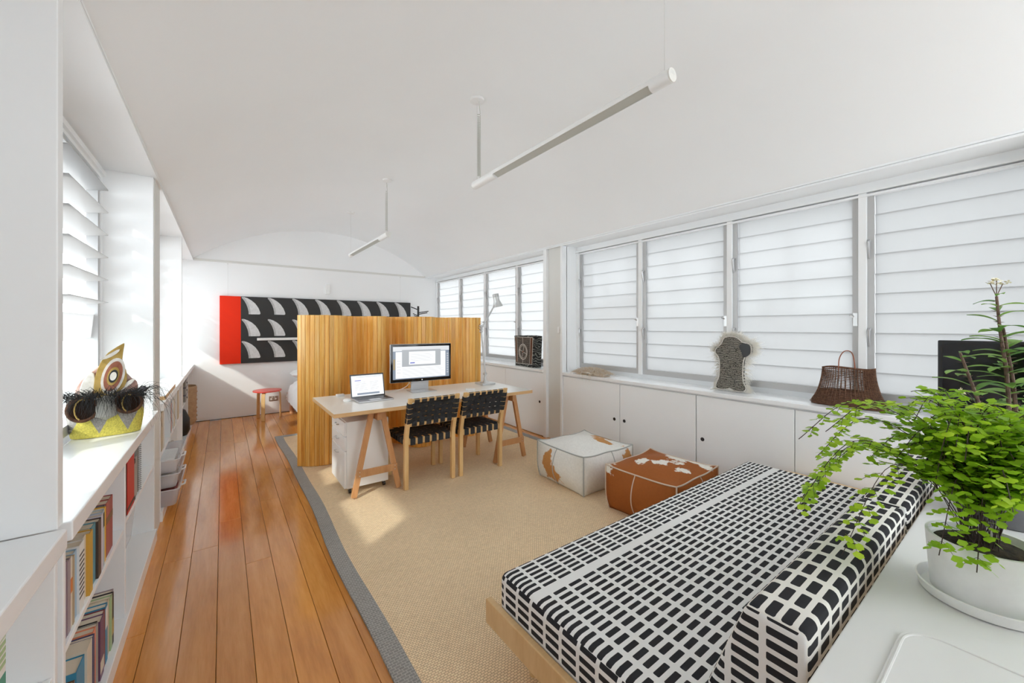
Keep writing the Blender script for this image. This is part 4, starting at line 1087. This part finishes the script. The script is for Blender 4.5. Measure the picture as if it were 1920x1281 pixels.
row(1.66, 2.345, .48, [
    ('dusty purple hardback', .05, .225, 'purple'), ('pale mauve paperback', .022, .22, 'mauve'), ('slim cream book with orange label', .02, .215, 'cream', [(.5, .7, 'orange')]), ('tan paperback', .014, .21, 'tan'),
    ('light blue book', .03, .212, 'lightblue'), ('white book with black bands', .042, .218, 'white', [(.2 + .07 * q, .225 + .07 * q, 'black') for q in range(10)]), ('thick cream paperback', .04, .215, 'cream'), ('ochre yellow spine', .032, .213, 'ochre'),
    ('slim buff cloth book', .014, .21, 'buff'), ('teal cloth-bound book', .044, .21, 'teal'), ('dark brown book', .034, .208, 'darkbrown'), ('lilac white paperback', .024, .212, 'lilac'), ('pale grey-blue book', .028, .215, 'paleblue', [(.7, .95, 'blackgreen')]),
    ('golden yellow book', .03, .212, 'gold'), ('slim slate grey book', .014, .213, 'slate'), ('brick red book with a brown band', .045, .215, 'brick', [(.6, .72, 'brown')]), ('dark red book with a brown band', .045, .215, 'darkred', [(.6, .72, 'brown')])],
    'on the upper shelf below the feathered mask', 'books on the upper shelf below the mask')
row(1.66, 2.37, .0755, [
    ('worn brown annual with yellow spine lettering', .05, .21, 'brown', [(.1, .45, 'cream'), (.8, .9, 'yellow')]), ('brown and orange picture book', .05, .205, 'brown', [(.1, .6, 'orange')]), ('bright blue patterned book', .055, .225, 'blue', [(.05, .5, 'teal')]), ('tall cream book', .04, .235, 'cream'), ('slim navy book', .014, .235, 'navy'),
    ('coral red spine', .022, .24, 'coral'), ('grey cloth book', .02, .235, 'grey'), ('slim black book', .012, .23, 'black'), ('plum book with a pale label', .034, .222, 'plum', [(.1, .3, 'cream')]), ('maroon book', .022, .22, 'maroon'), ('mid blue book', .022, .225, 'blue', [(.6, .95, 'white')]), ('buff paperback', .026, .218, 'buff'),
    ('pale green paperback', .018, .215, 'palegreen'), ('black and mustard book', .02, .21, 'black', [(.2, .5, 'mustard')]), ('mauve thin book', .016, .21, 'mauve', [(.05, .25, 'teal')])],
    'on the bottom shelf below the feathered mask', 'books on the bottom shelf below the mask')
for (y, th, h, col, lab, tl, ex, xo) in ((1.17, .045, .27, 'magenta', 'magenta art book with an orange panel, in the bookcase before the first partition', .06, [(.0, .75, 'coral')], .0),
        (1.222, .026, .268, 'navy', 'navy art book with white lettering, in the bookcase before the first partition', .06, [(.3 + .055 * q, .335 + .055 * q, 'white') for q in range(9)], -.002),
        (1.256, .030, .285, 'palegreen', 'pale green art book beside the navy one, before the first partition', .06, [], -.008),
        (1.295, .05, .295, 'white', 'white and green art book with a dark green label, before the first partition', .06, [(.25, .6, 'green')] + [(.66 + .05 * q, .69 + .05 * q, 'palegreen') for q in range(5)], -.01)):
    book(y, th, h, .2, col, .472, lab, 'art books before the first partition', tl * 0, ex, XL - .012 + xo)
# binders in the next cell
row(2.53, 2.90, .50, [('narrow black binder beside the red one,', .03, .245, 'black'), ('thick bright red ring binder', .085, .262, 'red', [(.06, .12, 'black')]), ('black folder beside the red one,', .022, .21, 'black', [(.1, .9, 'grey')]), ('grey cardboard folder', .034, .212, 'grey')],
    'on the shelf below the mask', 'binders below the mask', (.18, .205))
sp = thing('spiral_notebook', 'tall grey spiral-bound notebook beside the binders on the shelf', 'notebook', (XL - .012, 2.93, .5004))
MB().box(-.2, 0, 0, 0, .02, .28).build('cover', 'book_grey', sp)
for k in range(24): MB().tube([(.004 + .007 * math.cos(q * PI / 4), .010 + .012 * math.sin(q * PI / 4), .012 + .011 * k) for q in range(8)], .0012, 4, True).build('wire_ring', 'black_plastic', sp)
tag(MB().prism(rrect(2.56, 3.25, .14, .42, .02), lambda a, b, t: (t - (.42 - b) * .10, a, b), XL - .06, XL - .055).build('acrylic_sheet', 'clear_plastic'), 'large clear acrylic sheet leaning under the binder shelf', 'acrylic sheet')
tag(MB().prism([(2.62, .0758), (2.90, .0758), (2.94, .24), (2.62, .30)], lambda a, b, t: (t - (.35 - b) * .12, a, b), XL - .10, XL - .092).build('grey_card', 'book_grey'), 'grey card sheet leaning inside the bookcase under the binders', 'card')
tag(MB().box(XL - .12, 2.53, .0758, XL - .05, 2.60, .20).build('brown_box', 'kraft', bevel=.004), 'small brown cardboard box in the cell under the binders', 'box')
# third bay
row(3.80, 4.15, .46, [('tall green spine', .035, .29, 'green'), ('beige book', .04, .285, 'tan'), ('wide kraft brown folder', .05, .29, 'buff'), ('white magazine file', .03, .28, 'white'), ('black slim folder', .02, .30, 'black')], 'in the bookcase above the plastic tubs', 'books above the plastic tubs', (.18, .205))
row(4.45, 4.93, .46, [('cream paperback', .03, .26, 'cream'), ('slate blue book', .03, .27, 'slate'), ('coral book', .025, .25, 'coral'), ('pale blue book', .03, .27, 'paleblue'), ('white book', .03, .26, 'white'), ('mustard book', .025, .25, 'mustard')], 'on the middle shelf beyond the plastic tubs', 'books beyond the plastic tubs', (.18, .2))
row(4.45, 4.95, .0755, [('black and yellow boxed book', .06, .22, 'black', [(.3, .8, 'yellow')]), ('red book', .03, .25, 'red'), ('plum book', .03, .25, 'plum'), ('brown book', .03, .26, 'brown'), ('cream book', .04, .23, 'cream')], 'on the bottom shelf beyond the plastic tubs', 'bottom books beyond the plastic tubs', (.18, .2))
row(5.08, 5.5, .46, [('pale grey file', .05, .28, 'grey'), ('buff file', .05, .28, 'buff'), ('white file', .05, .28, 'white')], 'in the cell before the second partition', 'files before the second partition', (.18, .205))
# ply-edged board on top of the third bookcase, with a small carved mask
lb = thing('ply_board', 'white ply-edged board lying on the bookcase beyond the pillar', 'board', (XL - .13, 4.30, ZS))
MB().box(-.11, -.38, 0, .14, .42, .028).build('core', 'ply_edge', lb, bevel=.001, seg=1); MB().box(-.109, -.379, .028, .139, .419, .0295).build('laminate', 'gloss_white', lb)
sm = thing('small_mask', 'small carved black and white mask on the ply board', 'mask', (XL - .15, 4.16, ZS + .0295), math.radians(10))
MB().prism(smooth_poly([(-.06, 0), (.06, 0), (.075, .08), (.06, .16), (.02, .185), (-.03, .18), (-.07, .14), (-.075, .06)], 1), lambda a, b, t: (a, t, b), -.02, .03).build('face', 'mask_white', sm, bevel=.008)
MB().prism(smooth_poly([(-.09, .0), (-.05, .0), (-.045, .10), (-.05, .17), (-.08, .16), (-.1, .08)], 1), lambda a, b, t: (a, t, b), -.035, .02).build('side_piece', 'mask_brown', sm)
for s_ in (-.025, .03):
    MB().cyl((s_, -.024, .115), (s_, -.019, .115), .016, n=12).build('eye', 'coat_black', sm)
MB().prism([(-.02, .05), (.02, .05), (.005, .11)], lambda a, b, t: (a, t, b), -.035, -.018).build('nose', 'mask_brown', sm)
# clear plastic tubs
def tub(y0, y1, z0, h, lab, content, cc):
    t = thing('plastic_tub', lab, 'tub', (XL - .06, (y0 + y1) / 2, z0), 0, 'clear plastic tubs'); L = (y1 - y0) / 2; X = .155; ws = .0025
    def ring(f, z): return rrect(-X * f, X * f, -L * f, L * f, .03, 4), z
    m = MB(); pr = [ring(.88, 0), ring(.90, .006), ring(1.0, h), ring(.985, h), ring(.885, .008)]
    n = len(pr[0][0]); vs = []; fs = []
    for P_, z in pr: vs += [(a, b, z) for a, b in P_]
    for r in range(len(pr) - 1):
        for q in range(n): fs.append((r * n + q, r * n + (q + 1) % n, (r + 1) * n + (q + 1) % n, (r + 1) * n + q))
    fs += [tuple(range(n - 1, -1, -1)), tuple((len(pr) - 1) * n + q for q in range(n))]
    m.add(vs, fs).build('tub_body', 'clear_plastic', t, True)
    MB().tube([(a * 1.03, b * 1.015, h) for a, b in rrect(-X, X, -L, L, .03, 4)], .006, 6, True).build('rim', 'clear_plastic', t, True)
    MB().tube([(X * .97, -.05, h * .62), (X + .02, -.045, h * .66), (X + .02, .045, h * .66), (X * .97, .05, h * .62)], .007, 6).build('handle', 'white_plastic', t, True)
    tag(MB().prism(rrect(-X * .8, X * .78, -L * .8, L * .8, .02, 3), lambda a, b, tt: (a, b, tt), .0095, h * .62).build(content[0], cc, bevel=.004, loc=(XL - .06, (y0 + y1) / 2, z0)), content[1], content[2])
tub(3.80, 4.38, .0757, .125, 'clear plastic tub at the bottom of the stack, holding red folders', ('red_folder', 'red folder stack inside the bottom plastic tub', 'folder'), 'book_darkred')
tub(3.81, 4.39, .207, .105, 'clear plastic tub in the middle of the stack, holding white boxes', ('white_carton', 'white carton inside the middle plastic tub', 'carton'), 'white_plastic')
tub(3.80, 4.40, .319, .10, 'clear plastic tub on top of the stack, holding papers', ('paper_stack', 'stack of white papers inside the top plastic tub', 'papers'), 'linen_white')
# corner bay: files, portfolio, bag, wicker basket
row(5.70, 6.0, .50, [('tan cardboard magazine file', .10, .28, 'tan'), ('brown magazine file', .09, .28, 'brown')], 'in the corner bookcase by the painting wall', 'magazine files in the corner', (.19, .205))
for k in range(3):
    bx_ = thing('archive_box', ['grey archive box at the bottom of the corner stack', 'grey archive box in the middle of the corner stack', 'grey archive box at the top of the corner stack'][k], 'box', (XL - .118, 6.24, .5004 + .0905 * k), 0, 'archive boxes in the corner')
    MB().box(-.1, -.17, 0, .12, .17, .07).build('box', 'book_grey', bx_); MB().box(-.102, -.172, .07, .122, .172, .09).build('lid', 'book_slate', bx_); MB().cyl((.12, 0, .035), (.126, 0, .035), .012, n=10).build('knob', 'black_plastic', bx_)
tag(MB().prism([(5.70, .0758), (6.0, .0758), (6.02, .40), (5.70, .42)], lambda a, b, t: (t - (.45 - b) * .10, a, b), XL - .05, XL - .042).build('blue_portfolio', 'book_blue'), 'blue portfolio leaning in the corner bookcase', 'portfolio')
bgm = MB(); N = 12
bgm.lathe([(0, 0), (.10, 0), (.125, .06), (.12, .2), (.08, .3), (.03, .33), (0, .33)], 18, (XL - .09, 6.27, .0758), 1.2)
tag(bgm.build('black_bag', 'coat_black', None, True), 'soft black bag slumped in the corner bookcase', 'bag')
wb = thing('wicker_hamper', 'tall tan wicker hamper against the painting wall', 'hamper', (XL - .073, 6.92, .0758))
MB().lathe([(0, 0), (.12, 0), (.14, .04), (.145, .5), (.138, .52), (.13, .5), (.125, .05), (0, .04)], 24, (0, 0, 0), 1.3).build('basket', 'kraft', wb, True)
for k in range(9): MB().tube([((.142 + .004 * (k % 2)) * math.cos(q * PI / 12), 1.3 * (.142 + .004 * (k % 2)) * math.sin(q * PI / 12), .05 + k * .055) for q in range(24)], .006, 5, True).build('weave_ring', 'kraft', wb, True)

# ================================================================ feathered mask on the left shelf
fk = thing('feathered_mask', 'yellow and grey clay mask with black feathers and a pointed painted crest', 'mask', (-.482, 2.87, ZS), math.radians(10))
fk.scale = (.78, .9, 1.0)
A, B = .175, .10
m = MB(); NU, NV = 48, 12
def shell(i, j):
    t = 2 * PI * i / NU; v = j / (NV - 1)
    f = .93 + .10 * math.sin(min(1, v * 1.3) * PI * .55); c, s_ = math.cos(t), math.sin(t)
    ztop = .185 if s_ < 0 else .20
    return (A * f * math.copysign(abs(c) ** .75, c), B * f * math.copysign(abs(s_) ** .75, s_), .002 + ztop * v)
m.grid(shell, NU, NV, True); m.add([shell(i, 0) for i in range(NU)], [tuple(range(NU))]); m.add([shell(i, NV - 1) for i in range(NU)], [tuple(range(NU))])
m.build('clay_base', 'mask_clay', fk, True)
mat('hollow_dark', (.022, .011, .007), .95, spec=.1)
for (cx, cz, ra, rz_) in ((-.108, .150, .064, .055), (.098, .162, .062, .048)):
    d = MB().lathe([(0, 0), (ra * .95, 0), (ra * .95, .006), (0, .006)], 28); d.v = [(cx + x_, -B - .012 - z_, cz + y_ * rz_ / ra) for x_, y_, z_ in d.v]
    d.build('eye_hollow', 'hollow_dark', fk)
    MB().tube([(cx + ra * math.cos(q * PI / 14), -B - .012, cz + rz_ * math.sin(q * PI / 14)) for q in range(28)], .009, 8, True).build('eye_rim', 'mask_brown', fk, True)
    MB().tube([(cx + ra * .50 * math.cos(q * PI / 8 + 1.2), -B - .026, cz + rz_ * .9 * math.sin(q * PI / 8 + 1.2)) for q in range(9)], .0035, 5).build('cane_hoop', 'mask_ochre', fk, True)
nm = MB().lathe([(0, 0), (.05, .02), (.048, .07), (.03, .11), (0, .12)], 18); nm.v = [(x_ - .005, -B - .012 + y_ * .45, .085 + z_ * 1.05) for x_, y_, z_ in nm.v]; nm.build('nose', 'book_grey', fk, True)
# crown: pointed painted plates
cone = MB(); cone.prism(smooth_poly([(-.14, .18), (.14, .18), (.14, .25), (.09, .31), (.0, .37), (-.05, .34), (-.14, .26)], 1), lambda a, b, t: (a, t, b), -.03, .05); cone.build('crown', 'mask_pink', fk, bevel=.012)
pl_ = smooth_poly([(-.055, .20), (-.02, .185), (.05, .205), (.09, .25), (.095, .31), (.07, .37), (.075, .42), (.082, .462), (.078, .466), (.035, .44), (-.005, .41), (-.04, .35), (-.06, .27)], 1)
MB().prism(pl_, lambda a, b, t: (a, t, b), -.052, -.036).build('crest_plate', 'mask_ochre', fk, bevel=.003)
def ell(cx, cz, a_, b_, rot, n=24): return [(cx + a_ * math.cos(q * 2 * PI / n) * math.cos(rot) - b_ * math.sin(q * 2 * PI / n) * math.sin(rot), cz + a_ * math.cos(q * 2 * PI / n) * math.sin(rot) + b_ * math.sin(q * 2 * PI / n) * math.cos(rot)) for q in range(n)]
for (a_, b_, mt_, y_) in ((.052, .095, 'mask_white', .0), (.040, .078, 'mask_red', .003), (.027, .048, 'mask_ochre', .006), (.020, .034, 'coat_black', .009), (.015, .022, 'mask_white', .012)):
    MB().prism(ell(.028, .298, a_, b_, -.30), lambda a, b, t: (a, t, b), -.056 - y_, -.05).build('painted_eye', mt_, fk)
MB().prism(smooth_poly([(-.045, .38), (.0, .405), (.06, .44), (.055, .42), (.01, .39)], 1), lambda a, b, t: (a, t, b), -.056, -.05).build('white_stripe', 'mask_white', fk)
MB().prism(smooth_poly([(.04, .20), (.14, .20), (.15, .25), (.12, .285), (.08, .25)], 1), lambda a, b, t: (a, t, b), -.045, -.01).build('cheek_plate', 'mask_pink', fk, bevel=.004)
MB().prism(smooth_poly([(.05, .235), (.12, .28), (.135, .27), (.07, .215)], 1), lambda a, b, t: (a, t, b), -.049, -.044).build('white_stripe', 'mask_white', fk)
MB().prism(smooth_poly([(-.12, .20), (-.06, .21), (-.05, .31), (-.075, .33), (-.12, .26)], 1), lambda a, b, t: (a, t, b), -.045, -.012).build('cheek_plate', 'mask_white', fk, bevel=.004)
MB().tube([(.10, -.07, .205), (.15, -.08, .215), (.185, -.075, .225)], [.012, .009, .015], 8).build('bone_peg', 'book_slate', fk, True)
rf = random.Random(5)
def feather(k):
    x_ = rf.uniform(-.17, .17); p = Vector((x_, -B + rf.uniform(-.03, .03), .205 + rf.uniform(-.015, .02) - .10 * abs(x_) ** 1.3))
    out = Vector((x_ * rf.uniform(.3, .9) + rf.uniform(-.04, .04), rf.uniform(-.08, -.02), rf.uniform(.0, .04))); L = rf.uniform(.04, .10)
    if x_ > .10: out = Vector((rf.uniform(.02, .15), rf.uniform(-.07, .05), rf.uniform(-.05, .06))); L = rf.uniform(.08, .14)
    if x_ < -.13: out = Vector((rf.uniform(-.08, -.03), rf.uniform(-.05, .02), rf.uniform(0, .05)))
    q = p + out * .6 + Vector((0, 0, .012)); r_ = p + out + Vector((0, 0, -.02)); e = p + out * 1.25 + Vector((rf.uniform(-.02, .02), 0, -L))
    e.z = max(e.z, -.02 if e.x > .16 else .05)
    return [p, q, r_, e]
tag(strands(330, feather, r=.0014).build('feather_fringe', 'feather', fk), None, None, None, 'stuff')
def plume(k):
    x_ = rf.uniform(-.10, .12); p = Vector((x_, -B - .03, .20 + rf.uniform(-.01, .02))); return [p, p + Vector((rf.uniform(-.02, .02), -.012, -.03)), p + Vector((rf.uniform(-.03, .03), -.018, -.09 - rf.uniform(0, .03)))]
tag(strands(45, plume, r=.0016).build('feather_fringe', 'feather', fk), None, None, None, 'stuff')

# ================================================================ plants on the white table
sa = tag(MB().lathe([(0, 0), (.112, 0), (.120, .004), (.128, .030), (.124, .032), (.116, .009), (0, .008)], 48, (0, 0, 0)).build('pot_saucer', 'pot_white', None, True, loc=(1.652, .098, TZ + .0005)), 'round white saucer under the fern pot', 'saucer')
PZ = TZ + .0095
fn = thing('potted_fern', 'bright green maidenhair fern in a white pot on the table', 'fern', (1.652, .098, PZ))
PH = .155
MB().lathe([(0, 0), (.094, 0), (.098, .004), (.108, PH), (.101, PH), (.099, PH - .02), (0, PH - .03)], 48).build('pot', 'pot_white', fn, True)
MB().lathe([(0, PH - .04), (.100, PH - .026), (.085, PH - .016), (.04, PH - .008), (0, PH - .004)], 30).build('soil', 'soil', fn, True)
def leaflet(n=7, wob=.12, seed=0):
    q = random.Random(seed); P_ = [(0, 0)]
    for k in range(n):
        a = math.radians(-62 + 124 * k / (n - 1)); r = 1 - .12 * abs(a) + (wob if k % 2 else -wob) * .5 * q.random()
        P_.append((math.sin(a) * r * .78, math.cos(a) * r))
    vs = [(x_, y_, .10 * (1 - abs(x_)) * y_ * (1 - y_)) for x_, y_ in P_]
    m = MB(); m.add(vs, [(0, k, k + 1) for k in range(1, n)]); return m
LM = [leaflet(7, .2, k) for k in range(4)]
LMe = [m_.mesh('leaflet', 'fern_leaf', True) for m_ in LM]
rp = random.Random(21)
leaves = []      # (frond index, matrix in fern space)
fr_objs = []
CAMV = Vector((0, 0, 1.4)) - Vector((1.652, .098, PZ))
def frond(az, reach, height, droop, nb, size, sidelen):
    d = Vector((math.cos(az), math.sin(az), 0)); sd_ = Vector((-d.y, d.x, 0))
    base = Vector((rp.uniform(-.035, .035), rp.uniform(-.035, .035), PH - .012))
    p1 = base + d * reach * .25 + Vector((0, 0, height * .75)); p2 = base + d * reach * .65 + Vector((0, 0, height)); p3 = base + d * reach + Vector((0, 0, height - droop))
    C_ = catmull([base, p1, p2, p3], .012); n = len(C_)
    m = MB(); m.tube(C_[::2] + [C_[-1]], .0011, 4)
    fi = len(fr_objs); L_ = []
    for b_ in range(nb):
        f = .30 + .68 * b_ / nb; i = min(n - 2, int(f * n)); p = C_[i]; td = (C_[i + 1] - C_[i]).normalized()
        for s_ in (-1, 1):
            ln = sidelen * (1.15 - f * .8) * rp.uniform(.7, 1.15)
            bd = (sd_ * s_ * .85 + td * .75 + Vector((0, 0, rp.uniform(-.15, .2)))).normalized()
            e = p + bd * ln + Vector((0, 0, -ln * .18)); m.tube([p, p + bd * ln * .5 + Vector((0, 0, ln * .03)), e], .0006, 3)
            k = max(2, int(ln / (size * .85)))
            for q in range(k + 1):
                g = (q + .6) / (k + .6); c = p + bd * ln * g + Vector((0, 0, -ln * .18 * g * g))
                for s2 in ((-1, 1) if q < k else (0,)):
                    w_ = bd.cross(Vector((0, 0, 1))).normalized() * s2
                    yv = (bd * .55 + w_ * .9 + Vector((0, 0, rp.uniform(-.35, .15)))).normalized() if s2 else bd
                    zv = (Vector((0, 0, 1)) + Vector((rp.uniform(-.5, .5), rp.uniform(-.5, .5), 0))).normalized(); xv = yv.cross(zv).normalized(); zv = xv.cross(yv).normalized()
                    s_z = size * rp.uniform(.7, 1.2)
                    L_.append(Matrix(((xv.x * s_z, yv.x * s_z, zv.x * s_z, c.x), (xv.y * s_z, yv.y * s_z, zv.y * s_z, c.y), (xv.z * s_z, yv.z * s_z, zv.z * s_z, c.z), (0, 0, 0, 1))))
    fo = m.build('frond', 'fern_stem', fn); fr_objs.append(fo)
    for M_ in L_: leaves.append((fi, M_))
for k in range(60):
    az = 2 * PI * k / 20 + rp.uniform(-.15, .15); c_ = math.cos(az - math.radians(128))
    frond(az, rp.uniform(.08, .27 - .05 * max(0, c_)), rp.uniform(.22, .40), rp.uniform(.0, .11), 7, .0200, .085)
for (az, re, he, dr) in ((120, .40, .24, .20), (133, .43, .26, .22), (108, .38, .22, .22), (146, .38, .20, .24), (95, .36, .30, .16), (128, .36, .38, .10), (75, .34, .34, .1), (118, .42, .36, .14), (250, .22, .2, .3), (235, .2, .16, .26), (172, .17, .17, .20), (160, .22, .20, .20)):
    frond(math.radians(az), re, he, dr, 9, .0190, .075)
leaves.sort(key=lambda t_: (t_[1].translation - CAMV).length)
for i_, (fi, M_) in enumerate(leaves[:300]):
    o = bpy.data.objects.new('leaflet', LMe[i_ % 4]); C.objects.link(o); o.parent = fr_objs[fi]; o.matrix_local = M_
m = MB()
for i_, (fi, M_) in enumerate(leaves[300:]):
    src = LM[i_ % 4]; m.add([M_ @ Vector(v_) for v_ in src.v], src.f)
tag(m.build('foliage', 'fern_leaf', fn, True), None, None, None, 'stuff')

# ---- flowering thorny shrub in a grey pot
sh = thing('thorny_shrub', 'thorny flowering shrub with pale yellow blooms in a dark grey pot', 'shrub', (2.42, .09, TZ + .0005))
GH = .17
MB().lathe([(0, 0), (.115, 0), (.12, .004), (.145, GH), (.137, GH), (.133, GH - .02), (0, GH - .03)], 44).build('pot', 'pot_grey', sh, True)
MB().lathe([(0, GH - .04), (.134, GH - .028), (.06, GH - .012), (0, GH - .01)], 28).build('soil', 'soil', sh, True)
rs = random.Random(9)
lfm = MB(); n = 9
for k in range(n):
    f = k / (n - 1); w_ = .20 * math.sin(PI * min(1, f * .93 + .07)) ** .8 * (.55 + .6 * f); w_ = w_ if k < n - 1 else .01
    lfm.v += [(-w_, f, .10 * math.sin(PI * f) + .03), (0, f, .10 * math.sin(PI * f)), (w_, f, .10 * math.sin(PI * f) + .03)]
for k in range(n - 1):
    a = 3 * k; lfm.f += [(a, a + 1, a + 4, a + 3), (a + 1, a + 2, a + 5, a + 4)]
leafm = lfm.mesh('leaf', 'shrub_leaf', True)
flm = MB()
for k in range(4):
    a = k * PI / 2; ca, s_ = math.cos(a), math.sin(a)
    P_ = [(0, 0), (.35, .55), (.2, .95), (-.2, .95), (-.35, .55)]
    flm.add([(x_ * ca - y_ * s_, x_ * s_ + y_ * ca, .12 * y_) for x_, y_ in P_], [(0, 1, 2, 3, 4)])
flmesh = flm.mesh('bloom', 'flower')
def leafput(p, d, size, par):
    d = d.normalized(); zv = Vector((0, 0, 1)) + Vector((rs.uniform(-.3, .3), rs.uniform(-.3, .3), 0)); xv = d.cross(zv).normalized(); zv = xv.cross(d).normalized()
    o = bpy.data.objects.new('leaf', leafm); C.objects.link(o); o.parent = par
    o.matrix_local = Matrix(((xv.x * size, d.x * size, zv.x * size, p.x), (xv.y * size, d.y * size, zv.y * size, p.y), (xv.z * size, d.z * size, zv.z * size, p.z), (0, 0, 0, 1)))
def blooms(p, par, nn, spread):
    for k in range(nn):
        c = p + Vector((rs.uniform(-1, 1), rs.uniform(-1, 1), rs.uniform(-.2, .4))) * spread; s_ = rs.uniform(.009, .013)
        o = bpy.data.objects.new('bloom', flmesh); C.objects.link(o); o.parent = par; o.location = c; o.scale = (s_, s_, s_); o.rotation_euler = (rs.uniform(.2, 1.2), rs.uniform(-.6, .6), rs.uniform(0, 6))
# stems: (points, leaf start fraction, leaf count, leaf size)
R_ = Vector((.805, -.593, 0)); F_ = Vector((.593, .805, 0))      # rough right/away axes for spreading the stems over the pot
def st_pt(r, z, f=0): return R_ * r + F_ * f + Vector((0, 0, z))
stems = [([st_pt(.01, .14), st_pt(.02, .35), st_pt(.01, .55), st_pt(-.015, .72), st_pt(-.03, .86)], .42, 26, .085, True),
         ([st_pt(.03, .14), st_pt(.045, .35), st_pt(.035, .52), st_pt(.01, .66), st_pt(-.005, .74)], .45, 18, .095, False),
         ([st_pt(-.03, .14), st_pt(-.06, .3), st_pt(-.10, .45), st_pt(-.14, .56), st_pt(-.17, .64)], .5, 14, .085, False),
         ([st_pt(-.04, .14), st_pt(-.12, .25), st_pt(-.18, .34), st_pt(-.22, .41)], .45, 12, .09, False),
         ([st_pt(.05, .14), st_pt(.10, .3), st_pt(.15, .42), st_pt(.19, .50)], .4, 16, .10, False),
         ([st_pt(.05, .14, .03), st_pt(.13, .22, .04), st_pt(.18, .30, .05), st_pt(.22, .36, .05)], .35, 14, .10, False)]
for (P_, f0, nl, sz, tipb) in stems:
    Cc = catmull(P_, .02); so2 = MB().tube(Cc, [.009 - .005 * i / len(Cc) for i in range(len(Cc))], 7).build('stem', 'bark_stem', sh, True)
    th = MB()
    for k in range(90):
        i = rs.randrange(len(Cc) - 1); a = rs.uniform(0, 6.28); d = Vector((math.cos(a), math.sin(a), rs.uniform(0, .4)))
        th.cyl(Cc[i] + d * .006, Cc[i] + d * .019, .0016, .0002, 3)
    tag(th.build('thorns', 'bark_stem', so2), None, None, None, 'stuff')
    for k in range(nl):
        f = f0 + (1 - f0) * (k + .5) / nl; i = min(len(Cc) - 1, int(f * len(Cc))); a = k * 2.4
        leafput(Cc[i], Vector((math.cos(a), math.sin(a), rs.uniform(-.1, .35))), sz * 1.25 * rs.uniform(.75, 1.15) * (1.0 if f < .9 else .7), so2)
    tip = Cc[-1]
    if tipb:
        for q in (-1, 0, 1):
            e = tip + R_ * q * .025 + Vector((0, 0, .05 + .012 * (q == 0))); MB().cyl(tip, e, .0015, n=5).build('flower_stalk', 'bark_stem', so2); blooms(e, so2, 4, .014)
for (r, z, f) in ((.02, .40, -.05), (.06, .47, -.04), (-.19, .49, -.02), (-.10, .35, -.06), (.045, .36, -.06)):
    p = st_pt(r, z, f); MB().tube([st_pt(r * .6, z - .12, f * .5), p], .0016, 5).build('flower_stalk', 'shrub_leaf', sh); blooms(p, sh, 6, .02)
